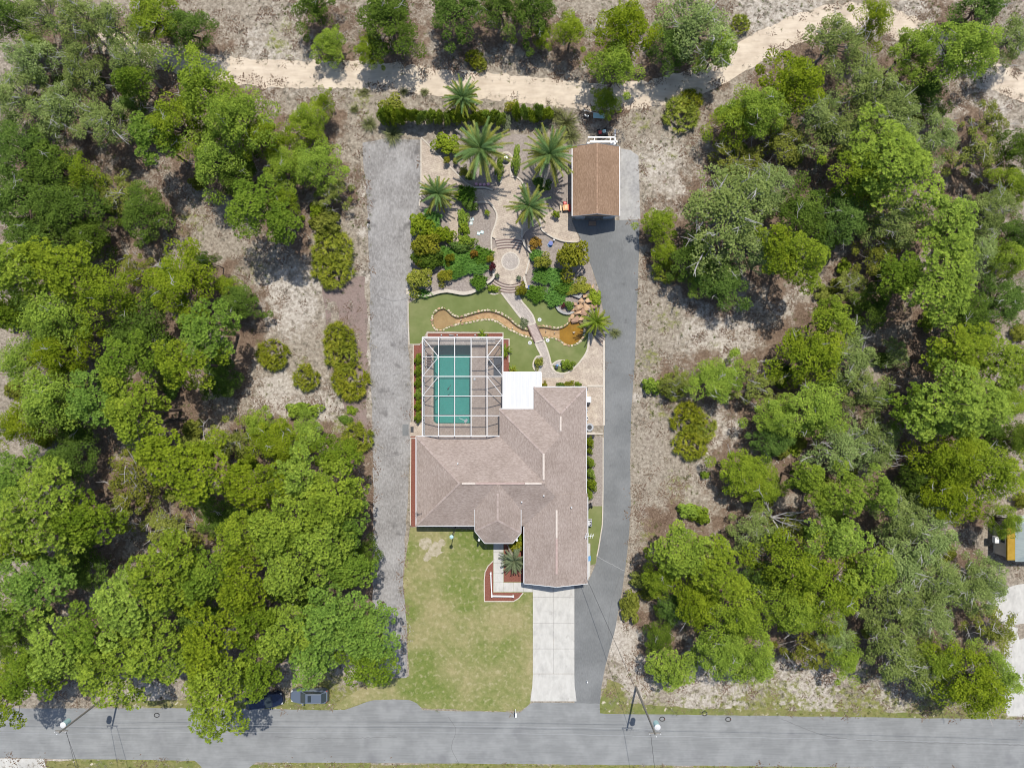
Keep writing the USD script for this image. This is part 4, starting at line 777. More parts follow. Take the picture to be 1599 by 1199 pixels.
for x, s in ((sx0, -1), (sx1, 1)): obj('downspout', beam((x - s * .25, syS + .42, zb), (x - s * .25, syS + .42, eS - .1), .08), M['metal_white'], shed)
for y in (syN + .03, syS - .03):
    for x in (sx0, sx1): obj('rake_board', beam((x, y, eS - .05), (sc_, y, rS - .05), .05, .18), M['steel'], shed)
M['grey_board'] = mottled('grey_boards', [(.3, (.30, .33, .36)), (.7, (.38, .41, .44))], 2, 4, .7)
wx0, wx1, wyS, wyN = sx0 + .4, sx1 - .4, syS + .45, syN - .3
for a, b in (((wx0, wyS), (wx0, wyN)), ((wx1, wyS), (wx1, wyN)), ((wx0, wyN), (wx1, wyN))): obj('wall', beam((*a, zb + 1.25), (*b, zb + 1.25), .12, 2.55), M['wall'], shed)
dw = 2.3
for a, b in ((wx0 - .06, sc_ - dw / 2), (sc_ + dw / 2, wx1 + .06)): obj('wall', bx(((a + b) / 2, wyS, zb + 1.25), (b - a, .12, 2.5)), M['grey_board'], shed)
obj('lintel', bx((sc_, wyS, zb + 2.35), (dw, .12, .35)), M['grey_board'], shed)
obj('gable', (lambda p: (np.array(p.vertices) @ np.array([[1, 0, 0], [0, 0, 1], [0, 1, 0]]) + [0, wyS - .05, 0], np.array(p.faces)[:, ::-1]))(trimesh.creation.extrude_polygon(Polygon([(wx0, eS - .13), (wx1, eS - .13), (sc_, rS - .25)]), .1, engine='earcut')), M['grey_board'], shed)
obj('floor', bx(((wx0 + wx1) / 2, (wyS + wyN) / 2, zb + .02), (wx1 - wx0, wyN - wyS, .1)), M['concrete_old'], shed)
for s in (-1, 1):
    dleaf = obj('door', bx((sc_ + s * (dw / 2 + .62), wyS - .13, zb + 1.15), (1.22, .07, 2.2)), M['grey_board'], shed)
    for k in range(3): obj('panel', bx((sc_ + s * (dw / 2 + .62), wyS - .175, zb + .45 + .7 * k), (1.05, .02, .58)), M['grey_board'], dleaf)
    obj('handle', cyl((sc_ + s * (dw / 2 + .2), wyS - .22, zb + 1.1), .03, .15, 6), M['dark'], dleaf)
obj('lamp', rbox((sx0 + .55, syS + .25, zb + 2.2), (.16, .2, .24), .03), M['dark'], shed)
mt = thing('shed_mat', 'small brown mat on the asphalt before the shed door', 'mat'); a = G(925, 349)
obj('pile', bx((a[0], a[1], a[2] + .03), (.9, .55, .03)), M['wood_mat'], mt); obj('border', bx((a[0], a[1], a[2] + .02), (1.0, .65, .02)), M['nosing'], mt)
M['red'] = principled('red_paint', (.45, .03, .03), .4); M['orange'] = mottled('orange_board', [(.3, (.62, .32, .14)), (.7, (.74, .44, .22))], 3, 4, .7); M['peach'] = principled('tan_tray', (.62, .47, .28), .6)
wb = thing('garden_cart', 'red and orange garden cart standing by the left wall of the shed', 'garden cart', G(883, 326), 4)
obj('tray', rbox((0, 0, .55), (.8, .75, .22), .05), M['orange'], wb); obj('bin', rbox((.46, -.05, .5), (.3, .85, .45), .06), M['red'], wb); obj('front_box', rbox((-.05, .6, .45), (.45, .4, .35), .08), M['red'], wb)
obj('side_board', rbox((-.62, .05, .4), (.22, .8, .06), .02), M['peach'], wb); obj('load', rbox((.02, 0, .69), (.36, .5, .08), .03), M['peach'], wb)
for sx in (-.3, .3): obj('wheel', tube((sx - .05, -.3, .2), (sx + .05, -.3, .2), .2, None, 14), M['rubber'], wb)
obj('handle', chain([(.1, .5, .5), (.1, .95, .8), (.1, 1.05, .85)], [.025] * 3), M['dark'], wb)
# trailer frame and clutter behind the shed
tr = thing('pipe_frame', 'white pipe frame standing behind the shed', 'frame', (0, 0, 0))
def fz(x, y, z): return (*W(x, y, zb + z), zb + z)
for a, b, z, w in (((918, 214.5), (961, 214.5), 1.9, .14), ((921, 221.5), (964, 221.5), 1.9, .22), ((960.5, 202), (960.5, 226), 1.9, .13), ((928, 214.5), (928, 221), 1.85, .07), ((953, 214.5), (953, 221), 1.85, .07)): obj('rail', beam(fz(*a, z), fz(*b, z), w, .08), M['metal_white'], tr)
for a in ((919, 214.5), (960, 214.5), (922, 221.5), (960.5, 203)): p = fz(*a, 1.85); obj('post', beam((p[0], p[1], zb), p, .08), M['metal_white'], tr)
obj('base', bx((*W(956, 225.5, 1), zb + .6), (.5, .3, .4)), M['metal_white'], tr); obj('base', bx((*W(918, 224, 1), zb + .5), (.35, .2, .4)), M['metal_white'], tr)
mw = thing('ride_on_mower', 'dark machine with a pale blue tank parked behind the pipe frame', 'machine', (*W(941, 207, .9), zb), 10)
obj('chassis', rbox((0, 0, .35), (1.3, .7, .3), .08), M['dark'], mw); obj('tank', rbox((.18, .05, .62), (.42, .42, .26), .1), M['teal_pale'], mw); obj('seat', rbox((-.35, 0, .62), (.4, .42, .14), .05), M['red'], mw)
for sx in (-.45, .45):
    for sy in (-.4, .4): obj('wheel', tube((sx, sy - .1, .22), (sx, sy + .1, .22), .23, None, 14), M['rubber'], mw)
sb = thing('sheet_panel', 'grey green sheet panel lying on a rack behind the shed', 'panel', (*W(935, 181.5, 1.2), zb), -3)
obj('sheet', rbox((0, 0, .8), (1.45, .65, .05), .02), M['teal_pale'], sb)
for sx in (-.6, .6):
    for sy in (-.25, .25): obj('leg', cyl((sx, sy, 0), .03, .78, 6), M['steel'], sb)
obj('pole', tube((-2.0, .55, .9), (.9, .1, .9), .03), M['metal_white'], sb)
mo = thing('parts_pile', 'small pile of blue grey metal parts left of the sheet panel', 'scrap pile', (*W(915, 182, .7), zb), 0)
for k in range(5): obj('piece', rbox((-.2 + .14 * k, .1 * math.sin(k * 2.), .18 + .05 * (k % 2)), (.22, .3, .3), .04, k), M['steel' if k % 2 else 'dark'], mo)
# fountain, stepping discs and garden things
ft = thing('fountain', 'dark tiered garden fountain in the ring at the head of the terrace', 'fountain', (*W(790, 247, 1.2), .6))
obj('bowl', cyl((0, 0, .35), .2, .25, 20, .48), M['slate'], ft); obj('stem', cyl((0, 0, 0), .22, .4, 14, .12), M['slate'], ft); obj('upper_bowl', cyl((0, 0, .8), .08, .12, 16, .24), M['steel'], ft); obj('upper_stem', cyl((0, 0, .5), .06, .35, 10), M['steel'], ft); obj('finial', cyl((0, 0, .92), .05, .25, 8, .02), M['steel'], ft)
for k in range(4):
    ch = thing('pink_block', ('leftmost', 'second from the left', 'third from the left', 'rightmost')[k] + ' pink square block in the row under the tall palm', 'block', (*W(743.5 + 6.3 * k, 287.6 + .9 * math.sin(k), .6), .5), 10 * k, group='pink blocks under the tall palm')
    M.setdefault('pink', principled('dusty_pink', (.60, .34, .44), .7)); obj('block', rbox((0, 0, .12), (.34, .30, .24), .03), M['pink'], ch); obj('cap', rbox((0, 0, .25), (.26, .22, .04), .015), M['pink'], ch)
for k, (x, y, r, l) in enumerate(((737, 342.5, 8, 'pale blue square tile, upper one near the mulch centre'), (735.3, 348.8, 2, 'pale blue square tile just below the upper blue tile'), (747.3, 364.8, -12, 'pale blue square tile, left of the lower pair in the grey mulch'), (752.8, 362.8, -14, 'pale blue square tile, right of the lower pair in the grey mulch'))):
    tl = thing('blue_tile', l, 'tile', (*W(x, y, .56), .52), r); obj('tile', rbox((0, 0, .03), (.40, .36, .05), .015), M['teal_pale'], tl); obj('face', rbox((0, 0, .065), (.28, .25, .02), .008), M['white_paint'], tl)
gz = thing('gazing_ball', 'cobalt blue glazed pot in the mulch right of the upper steps', 'pot', (*W(860, 380, .7), .42)); obj('pot', cyl((0, 0, 0), .16, .35, 16, .27), M['blue_dk'], gz); obj('rim', cyl((0, 0, .35), .29, .05, 16), M['blue_dk'], gz); obj('saucer', cyl((-.1, -.15, -.02), .3, .05, 16), M['blue'], gz)
wl_ = thing('garden_globe', 'small white globe lamp beside the blue pot', 'lamp', (*W(865, 375, .7), .45)); obj('globe', (np.array(trimesh.creation.icosphere(2, .15).vertices) + [0, 0, .3], trimesh.creation.icosphere(2, .15).faces), M['white_paint'], wl_); obj('stake', cyl((0, 0, 0), .03, .2, 6), M['steel'], wl_)
gz2 = thing('gazing_ball', 'deep blue pot at the foot of the right steps wall', 'pot', (*W(826, 449, .3), .2)); obj('pot', cyl((0, 0, 0), .15, .3, 16, .24), M['blue_dk'], gz2); obj('rim', cyl((0, 0, .3), .26, .04, 16), M['blue_dk'], gz2)
gz3 = thing('ceramic_frog', 'blue and white glazed figure in the white gravel pocket', 'figurine', (*W(869, 573, .2), .06)); obj('body', rbox((0, 0, .22), (.42, .5, .42), .14), M['slate'], gz3); obj('head', rbox((.08, .2, .5), (.3, .28, .24), .1), M['blue'], gz3); obj('pebble', rock((.5, .15, .06), (.3, .25, .2), 0, 5), M['white_paint'], gz3)
for k, (x, y, l) in enumerate(((776.5, 431, 'grey potted succulent at the left head of the lower steps'), (810, 434.5, 'grey potted succulent at the right head of the lower steps'))):
    up = thing('urn', l, 'urn', (*W(x, y, .7), .42)); obj('pot', cyl((0, 0, 0), .18, .4, 14, .3), M['slate'], up)
    for a in range(9): obj('leaf', tube((0, 0, .4), (.42 * math.cos(a * .7 + k), .42 * math.sin(a * .7 + k), .55 + .15 * (a % 3)), .09, .01, 4), M['palm_grey'], up)
# ---------------------------------------------------------------- right side of the house
gr = thing('barbecue', 'white covered barbecue against the right wall of the house', 'barbecue', (*W(919, 624, 1), .05)); obj('lid', rbox((0, 0, .95), (.68, .78, .35), .08), M['white_paint'], gr); obj('cabinet', rbox((0, 0, .4), (.6, .7, .8), .03), M['steel'], gr); obj('shelf', rbox((-.02, -.5, .75), (.5, .25, .05), .02), M['dark'], gr)
tb = thing('round_table', 'round grey metal table on the patio by the dark wall', 'table', (*W(920.5, 667, .7), .05)); obj('tabletop', cyl((0, 0, .7), .52, .04, 24), M['steel'], tb); obj('rim', cyl((0, 0, .745), .3, .012, 20), M['dark'], tb); obj('column', cyl((0, 0, .0), .05, .7, 8), M['dark'], tb); obj('foot', cyl((0, 0, 0), .3, .04, 14), M['dark'], tb)
for k, (x, y, l) in enumerate(((917, 607, 'small white ornament at the back corner of the house'), (916.5, 640, 'white plastic jar below the barbecue'), (917, 653, 'white crumpled bag between jar and round table'))):
    og = thing('patio_clutter', l, ('ornament', 'jar', 'bag')[k], (*W(x, y, .4), .05)); obj('body', rbox((0, 0, .18), (.24, .26 + .15 * k, .34), .07), M['white_paint'], og); obj('lid', rbox((.02, .05, .37), (.15, .15, .06), .02), M['dark'], og)
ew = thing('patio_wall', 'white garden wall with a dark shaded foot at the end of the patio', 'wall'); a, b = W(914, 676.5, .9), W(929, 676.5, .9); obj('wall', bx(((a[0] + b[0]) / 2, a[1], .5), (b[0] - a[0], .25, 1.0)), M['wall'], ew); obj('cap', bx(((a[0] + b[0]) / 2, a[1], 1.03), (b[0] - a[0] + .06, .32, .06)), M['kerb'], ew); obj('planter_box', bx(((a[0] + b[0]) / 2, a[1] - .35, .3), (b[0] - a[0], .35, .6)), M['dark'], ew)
obj('low_kerb', bx((*W(935, 677), .06), (1.0, .2, .12)), M['kerb'], ew)
ac = thing('air_conditioner', 'square air conditioning unit with a dark fan on the side lawn', 'air conditioner', (*W(919.5, 817, .7), .0)); obj('pad', bx((0, 0, .04), (.95, .95, .08)), M['concrete_old'], ac); obj('housing', rbox((0, 0, .45), (.78, .78, .74), .04), M['steel'], ac); obj('grille', cyl((0, 0, .82), .33, .02, 24), M['dark'], ac)
for k in range(4): obj('fan_blade', rbox((.15 * math.cos(k * math.pi / 2), .15 * math.sin(k * math.pi / 2), .85), (.26, .12, .02), .008, k * math.pi / 2), M['metal_white'], ac)
hr = thing('hose_reel', 'black hose reel on the side lawn near the last shrub', 'hose reel', (*W(921, 790, .5), 0), 25)
for s in (-.25, .25): obj('disc', tube((s - .03, 0, .4), (s + .03, 0, .4), .36, None, 18), M['dark'], hr)
obj('drum', tube((-.25, 0, .4), (.25, 0, .4), .22, None, 14), M['rubber'], hr); obj('stand', bx((0, 0, .06), (.7, .5, .1)), M['dark'], hr); obj('arm', tube((.25, .0, .4), (.55, .3, .45), .03), M['steel'], hr)
# front rail
fr = thing('corner_rail', 'white low rail turning the corner of the red mulch bed', 'railing')
pts = [W(766.3, 895, .5), W(768, 930.5, .5), W(801.5, 931, .5)]
for p in pts: obj('post', bx((*p, .35), (.2, .2, .7)), M['metal_white'], fr)
for a, b in ((pts[0], pts[1]), (pts[1], pts[2])):
    for z, w in ((.58, .12), (.3, .09)): obj('rail', beam((*a, z), (*b, z), w, .08), M['metal_white'], fr)
for k, (x, y, l) in enumerate(((785.5, 866, 'upper white lantern beside the silver palm'), (785.5, 881.5, 'lower white lantern beside the silver palm'))):
    wlt = thing('walk_lantern', l, 'lantern', (*W(x, y, .4), .04)); obj('post', cyl((0, 0, 0), .04, .35, 8), M['dark'], wlt); obj('shade', cyl((0, 0, .33), .16, .1, 14, .08), M['metal_white'], wlt)
lp = thing('lamp_post', 'slim lamp post with a glass lantern on the front lawn', 'lamp post', (*W(711, 823), 0)); lt_z = 5.4
obj('post', cyl((0, 0, 0), .05, lt_z, 8), M['dark'], lp); obj('lantern', cyl((0, 0, lt_z - .1), .14, .42, 6, .22), M['steel'], lp); obj('cap', cyl((0, 0, lt_z + .32), .26, .14, 6, .03), M['teal_pale'], lp); obj('base', cyl((0, 0, 0), .1, .2, 8), M['dark'], lp)
tf = [obj('pole_arm', beam((0, 0, lt_z - .5), (.0, -.35, lt_z - .45), .05), M['dark'], lp)]
mb = thing('mailbox', 'white mailbox post at the street edge of the lawn', 'mailbox', (*W(805, 1107), 0)); obj('post', bx((0, 0, .55), (.12, .12, 1.1)), M['metal_white'], mb); obj('box', rbox((0.04, -.2, 1.2), (.24, .55, .26), .06), M['metal_white'], mb)
rf = thing('marker_post', 'small white reflector post on the asphalt driveway', 'reflector', (*W(916.5, 1062), .01)); obj('post', cyl((0, 0, 0), .04, .5, 6), M['metal_white'], rf); obj('cap', cyl((0, 0, .5), .09, .08, 8), M['metal_white'], rf)
sg = thing('tree_stump', 'dark gnarled stump with pale top beside the left driveway', 'stump', G(576, 346)); obj('body', rock((0, 0, .3), (.4, .5, .7), 10, 3), M['bark'], sg); obj('top', rock((-.05, .25, .55), (.3, .4, .35), 40, 4), M['dead_wood'], sg); obj('root', rock((-.1, -.5, .1), (.3, .7, .3), 5, 8), M['dead_wood'], sg)
# ---------------------------------------------------------------- cars
def car(name, label, loc, rz, paint, sunroof=True, tail_open=False):
    c = thing(name, label, 'car', loc, rz)
    def hullb(pts, r=.09, n=10): return m3.Manifold.batch_hull([m3.Manifold.sphere(rr if len(p) > 3 else r, n).translate([float(p[0]), float(p[1]), float(p[2])]) for p in pts for rr in [p[3] if len(p) > 3 else r]])
    sym = lambda pts: [(x, s * y, *z) for x, y, *z in pts for s in (-1, 1)]
    low = hullb(sym([(2.30, .38, .45, .16), (2.12, .66, .48, .16), (1.7, .80, .5, .16), (-2.0, .80, .5, .16), (-2.32, .55, .55, .14), (1.95, .64, .84, .1), (2.22, .36, .80, .1), (1.0, .80, .99, .08), (-2.05, .78, 1.0, .08), (-2.28, .55, .98, .08)]))
    wells = [m3.Manifold.cylinder(.5, .36, .36, 20).rotate([90, 0, 0]).translate([x, s * .86 + .25, .34]) for x in (1.42, -1.38) for s in (-1, 1)]
    low = low - m3.Manifold.batch_boolean(wells, m3.OpType.Add)
    b = obj('body', low, paint, c, 40)
    cab = hullb(sym([(.98, .72, 1.0, .05), (.28, .60, 1.50, .05), (-1.80, .56, 1.50, .05), (-2.2, .60, 1.04, .05)]))
    obj('windows', cab, M['glass'], c, 40)
    obj('roof', hullb(sym([(.22, .56, 1.54, .05), (-.6, .585, 1.585, .05), (-1.72, .55, 1.555, .05)])), paint, c, 40)
    for s in (-1, 1):
        obj('pillar', beam((.98, s * .735, 1.03), (.24, s * .615, 1.54), .07, .06), paint, c); obj('pillar', beam((-1.74, s * .60, 1.54), (-2.2, s * .62, 1.07), .12, .08), paint, c); obj('pillar', beam((-.62, s * .755, 1.03), (-.62, s * .63, 1.54), .08, .06), M['dark'], c)
        obj('roof_rail', beam((.1, s * .56, 1.63), (-1.65, s * .55, 1.63), .05, .04), M['steel'], c)
        m_ = obj('mirror', rbox((.72, s * 1.02, 1.02), (.16, .24, .16), .05), paint, c)
        obj('headlight', rbox((2.14, s * .58, .76), (.26, .30, .14), .05), M['white_paint'], c); obj('tail_light', rbox((-2.28, s * .60, .86), (.14, .24, .22), .04), M['red'], c)
        for x in (1.42, -1.38):
            w = obj('wheel', tube((x, s * .70, .34), (x, s * .90, .34), .34, None, 22), M['rubber'], c); obj('rim', tube((x, s * .895, .34), (x, s * .915, .34), .21, None, 16), M['steel'], w)
    obj('hood_line', beam((1.05, -.7, 1.075), (1.05, .7, 1.075), .035, .02), M['dark'], c)
    obj('grille', rbox((2.39, 0, .62), (.08, .8, .22), .03), M['dark'], c)
    if sunroof: obj('sunroof', rbox((-.28, 0, 1.655), (.42, .82, .03), .012), M['glass'], c)
    if tail_open: obj('tailgate', hullb(sym([(-1.95, .6, 1.55, .04), (-2.65, .58, 1.72, .04)])), M['glass'], c); 
    obj('bumper', rbox((-2.38, 0, .55), (.16, 1.5, .22), .06), M['dark'], c)
    return c
M['silver'] = usdkit.material(stage, LOOKS + '/silver_car_paint', {'p': ('principled_bsdf', {'base_color': (.20, .235, .28), 'roughness': .3, 'metallic': .55, 'coat_weight': .6})}, surface='p.BSDF')
M['navy'] = usdkit.material(stage, LOOKS + '/navy_car_paint', {'p': ('principled_bsdf', {'base_color': (.008, .014, .04), 'roughness': .3, 'metallic': .3, 'coat_weight': .8})}, surface='p.BSDF')
car('parked_car', 'silver grey estate car with a dark sunroof parked on the verge', (*W(482.5, 1086.5, .8), 0), 180, M['silver'])
car('parked_car', 'dark navy car half hidden under the pine left of the silver car', (*W(413, 1094, .8), 0), 8, M['navy'], False)
# ---------------------------------------------------------------- utility poles and wires
def utility_pole(label, px, py, h, side, lean=(0, 0)):
    b = np.array([*W(px, py), 0.]); p = thing('utility_pole', label, 'utility pole', b)
    top = np.array([lean[0], lean[1], h])
    obj('pole', tube((0, 0, -.3), top, .15, .10, 12), M['wood_pole'], p)
    obj('crossarm', beam((-.7, 0, h - .5), (.7, 0, h - .5), .1, .12), M['wood_pole'], p)
    for x in (-.6, .6): obj('insulator', cyl((x, 0, h - .42), .05, .22, 8), M['white_paint'], p)
    obj('insulator', cyl((lean[0], lean[1], h), .06, .3, 8), M['white_paint'], p)
    t = obj('transformer', cyl((side * .55, .1, h - 2.6), .32, 1.0, 18), M['teal_pale'], p); obj('lid', cyl((side * .55, .1, h - 1.6), .34, .08, 18, .12), M['white_paint'], t)
    obj('bracket', beam((0, 0, h - 2.0), (side * .4, .07, h - 2.0), .08), M['steel'], p)
    return b + top
topR = utility_pole('weathered utility pole right of the asphalt driveway mouth', 993, 1072, 12.4, 1)
topL = utility_pole('weathered utility pole under the pines at the left end of the street', 189, 1069, 12.4, -1)
M['wire'] = principled('black_wire', (.045, .045, .045), .6); M['wire_alu'] = principled('aluminium_wire', (.34, .345, .35), .5, .2)
def wire(label, p, q_, sag, m='wire', r=.022):
    t = np.linspace(0, 1, 17); p, q_ = np.array(p), np.array(q_); pts = p + (q_ - p) * t[:, None]; pts[:, 2] -= sag * 4 * t * (1 - t)
    o = thing('power_line', label, 'cable'); obj('cable', chain(pts, [r] * 17, 4), M[m], o); return o
wire('pale upper power line strung along the street between the two poles', topL + [0, 0, .25], topR + [0, 0, .25], .7, 'wire_alu', .016)
wire('pale lower power line strung along the street between the two poles', topL + [.1, 0, -1.4], topR + [-.1, 0, -1.4], .6, 'wire_alu', .016)
wire('pale power line running on from the right pole to the right edge', topR + [0, 0, .25], topR + [80, -2.4, .25], .8, 'wire_alu', .016)
wire('pale power line running on from the left pole to the left edge', topL + [0, 0, .25], topL + [-60, .6, .25], .8, 'wire_alu', .016)
wire('black service line from the right pole to the garage corner', topR + [0, 0, -1.2], (*W(915, 900, 4.2), 4.2), .5)
wire('left black cable crossing the street from the right pole', topR + [-.5, 0, -.3], topR + [2.6, -22, -2.6], .5)
wire('black cable crossing the street from the left pole transformer', topL + [-.5, .1, -1.8], topL + [3.5, -24, -3], .5)
wire('thin black cable crossing the street right of the left pole', topL + [.6, 0, -.3], topL + [6.5, -24, -2], .5)
M['bronze'] = principled('dull_bronze', (.16, .05, .03), .6)
for k, (x, y, l) in enumerate(((245, 1116, 'dark ring of cable on the street near the left pines'), (1034, 1122, 'dark ring of cable with a red tag beside the right pole'), (1100, 1113.5, 'small dull ring at the kerb edge of the street'), (1137, 1122.5, 'dark ring of cable on the street, rightmost of the rings'))):
    cr = thing('cable_ring', l, 'cable ring', (*W(x, y), .03)); t = np.linspace(0, 2 * np.pi, 17); obj('coil', chain(np.c_[.33 * np.cos(t), .27 * np.sin(t), 0 * t], [.05] * 17, 5), M['rubber'], cr); obj('tie', bx((.30, .02, .02), (.12, .1, .08)), M['bronze' if k % 2 else 'steel'], cr)
# ---------------------------------------------------------------- the neighbour at the right edge
nbh = thing('yellow_building', 'ochre walled building with a grey green roof cut by the right edge', 'building')
M['ochre'] = mottled('ochre_wall', [(.3, (.30, .18, .015)), (.7, (.38, .245, .035))], 2, 5, .8); M['green_roof'] = mottled('grey_green_roof', [(.3, (.26, .31, .30)), (.7, (.34, .39, .38))], 1.5, 6, .7, stretch=(.5, 4, 1))
a, b = W(1573, 874, 3), W(1760, 808, 3)
obj('wall', slab(rect(a[0] + .3, a[1] + .2, b[0], b[1] - .2), 0, 2.9), M['wall'], nbh); obj('fascia', bx((a[0] + .4, (a[1] + b[1]) / 2, 3.0), (.95, b[1] - a[1], .25)), M['ochre'], nbh)
obj('roof', m3.Manifold.hull_points(np.array([(x, y, 3.1) for x in (a[0] + .9, b[0]) for y in (a[1] - .2, b[1] + .2)] + [(a[0] + 3.5, (a[1] + b[1]) / 2, 4.6), (b[0], (a[1] + b[1]) / 2, 4.6)])), M['green_roof'], nbh)
obj('window', bx((a[0] + .25, a[1] + 2.5, 1.6), (.08, 1.2, 1.0)), M['glass'], nbh); obj('meter_box', rbox((a[0] - .35, a[1] + 2.2, 1.5), (.7, .8, .6), .05), M['metal_white'], nbh)
# ---------------------------------------------------------------- plants: one of each kind, built once
PROTO = stage.CreateClassPrim('/World/Plants')
def proto(name): return UsdGeom.Xform.Define(stage, '/World/Plants/' + name)
def unit(v): return v / (np.linalg.norm(v, axis=-1, keepdims=True) + 1e-9)
def perp(d, r):
    a = np.cross(d, r.normal(size=d.shape)); return unit(a)
def blades(P, D, L, w, r, droop=0.0):
    """thin pointed blades: base at P along D"""
    s = perp(D, r) * w; tip = P + D * L; tip[:, 2] -= droop
    n = len(P); v = np.concatenate([P - s, P + s, tip]); i = np.arange(n)
    return v, np.stack([i, i + n, i + 2 * n], 1)
def wedges(P, D, L, w, r):
    s = perp(D, r) * w; a = P + D * L[:, None]; n = len(P); i = np.arange(n)
    return np.concatenate([P, a - s, a + s]), np.stack([i, i + n, i + 2 * n], 1)
def leaves(P, N, size, r, aspect=.62):
    """flat pointed leaves at P facing N: two triangles each"""
    u = perp(N, r); v = np.cross(N, u); s = size[:, None]
    n = len(P); i = np.arange(n)
    V = np.concatenate([P - u * s, P + v * s * aspect, P + u * s, P - v * s * aspect])
    return V, np.concatenate([np.stack([i, i + n, i + 2 * n], 1), np.stack([i, i + 2 * n, i + 3 * n], 1)])
def dome(n, r, lo=-.15):
    z = r.uniform(lo, 1, n); t = r.uniform(0, 2 * np.pi, n); k = np.sqrt(1 - z * z); return np.stack([k * np.cos(t), k * np.sin(t), z], 1)
def lobes(n, R, z0, z1, r, power=.55, flat=.5):
    """centres of the foliage clumps of a crown"""
    ph = r.uniform(0, 6.28, 4); out = []
    for k in range(n):
        a = k * 2.39996 + r.uniform(-.35, .35); rho = min(1, ((k + .5) / n) ** power * r.uniform(.85, 1.12))
        edge = 1 + .26 * math.sin(2 * a + ph[0]) + .19 * math.sin(3 * a + ph[1]) + .14 * math.sin(5 * a + ph[2])
        z = z0 + (z1 - z0) * (math.sqrt(max(0, 1 - rho * rho * .92))) + r.normal() * (z1 - z0) * .10
        if rho > .45 and r.random() < .35: z -= (z1 - z0) * r.uniform(.1, .35)
        out.append((R * rho * edge * math.cos(a), R * rho * edge * math.sin(a), z))
    return np.array(out)
def trunk_and_limbs(o, C, base_r, fork, r, bark, zc, bend=.3):
    k = 6; pts = [np.array([0, 0, -.2])]
    for i in range(1, k + 1): pts.append(np.array([r.normal() * bend * .35 * i / k, r.normal() * bend * .35 * i / k, fork * i / k]))
    obj('trunk', chain(pts, list(np.linspace(base_r, base_r * .55, k + 1)), 7), bark, o)
    ms = []
    for c in C:
        d = c - pts[-1]; start = pts[-1] if c[2] > fork else pts[-2]
        mid = start + (c - start) * .55 + [0, 0, -.06 * np.linalg.norm(d)] + r.normal(size=3) * .15
        ms.append(chain([start, mid, c], [base_r * .34, base_r * .2, base_r * .08], 4))
    obj('limbs', ms, bark, o)
def make_pine(name, seed, m, R=4.0, h=14.0, n=30, per=21, tuft=.36, open_=0.0):
    r = np.random.default_rng(seed); o = proto(name)
    C = lobes(n, R * .86, h * .60, h - .6, r, .52)
    if open_: C = C[r.random(len(C)) > open_]
    trunk_and_limbs(o, C, .24, h * .78, r, M['bark'], h)
    V, F, k = [], [], 0
    cand, ax = [], []
    for c in C:
        rad = r.uniform(.8, 1.25) * R / 4; q_ = dome(60, r, -.1); cand.append(c + q_ * rad * [1, 1, .8]); ax.append(unit(q_ * .8 + [0, 0, .75] + r.normal(size=(60, 3)) * .18))
    cand, ax = np.vstack(cand), np.vstack(ax); order = np.argsort(-cand[:, 2] + r.normal(size=len(cand)) * .5); P, A = [], []
    for k in order:
        if len(P) and (((np.array(P) - cand[k]) ** 2 * [1, 1, .35]).sum(1) < tuft ** 2 * 1.15).any(): continue
        P.append(cand[k]); A.append(ax[k])
        if len(P) >= 430: break
    P, A = np.array(P), np.array(A); nb = 22
    Pn = np.repeat(P, nb, 0); An = np.repeat(A, nb, 0); az = (np.tile(np.arange(nb), len(P)) * 2.39996 + r.uniform(0, .5, len(Pn)))[:, None]; th = r.uniform(.75, 1.75, len(Pn))[:, None]
    e1 = unit(np.cross(An, [0.31, .2, .93])); e2 = np.cross(An, e1); rad_ = e1 * np.cos(az) + e2 * np.sin(az)
    D = unit(An * np.cos(th) + rad_ * np.sin(th)); sd = np.cross(An, rad_) * .062; L = (r.uniform(.8, 1.15, len(Pn)) * tuft)[:, None]
    tilt = An * .02; i = np.arange(len(Pn)); n_ = len(Pn); B = Pn - An * .08
    va_ = np.concatenate([B + D * .06, B + D * L * .8 - sd + tilt, B + D * L + 0 * sd, B + D * L * .8 + sd - tilt]); fa = np.concatenate([np.stack([i, i + n_, i + 2 * n_], 1), np.stack([i, i + 2 * n_, i + 3 * n_], 1)])
    obj('crown', (va_, fa), M[m], o)
    return o
def make_broadleaf(name, seed, m, R=3.6, h=8.0, n=34, per=175, leaf=.145, zlo=.42, bark='bark_pale', twigs=0, open_=0.0, lrad=(.75, 1.25), base=.2):
    r = np.random.default_rng(seed); o = proto(name)
    C = lobes(n, R * .84, h * zlo, h - .5, r, .55)
    if open_: C = C[r.random(len(C)) > open_]
    trunk_and_limbs(o, C, base, h * .5, r, M[bark], h, .6)
    P, N = [], []
    for c in C:
        rad = r.uniform(*lrad) * R / 3.6; d = dome(per, r, -.6); q_ = np.cbrt(r.uniform(.25, 1, (per, 1)))
        P.append(c + d * rad * q_ * [1, 1, .75] + r.normal(size=(per, 3)) * .08); N.append(unit(d * .4 + [0, 0, .8] + r.normal(size=(per, 3)) * .42))
    P, N = np.vstack(P), np.vstack(N)
    obj('crown', leaves(P, N, leaf * r.uniform(.65, 1.25, len(P)), r), M[m], o)
    if twigs:
        ms = []
        for k in range(twigs):
            c = C[r.integers(len(C))]; d = unit(np.array([r.normal(), r.normal(), .55])); p1 = c + d * r.uniform(.9, 1.9)
            ms.append(chain([c, c + d * .6 + r.normal(size=3) * .1, p1 + r.normal(size=3) * .2], [.05, .035, .012], 4))
            for _ in range(3): q_ = c + (p1 - c) * r.uniform(.3, .9); ms.append(tube(q_, q_ + unit(d + r.normal(size=3) * .7) * r.uniform(.4, .9), .022, .008, 3, False))
        obj('bare_twigs', ms, M['dead_wood'], o, kind='stuff')
    return o
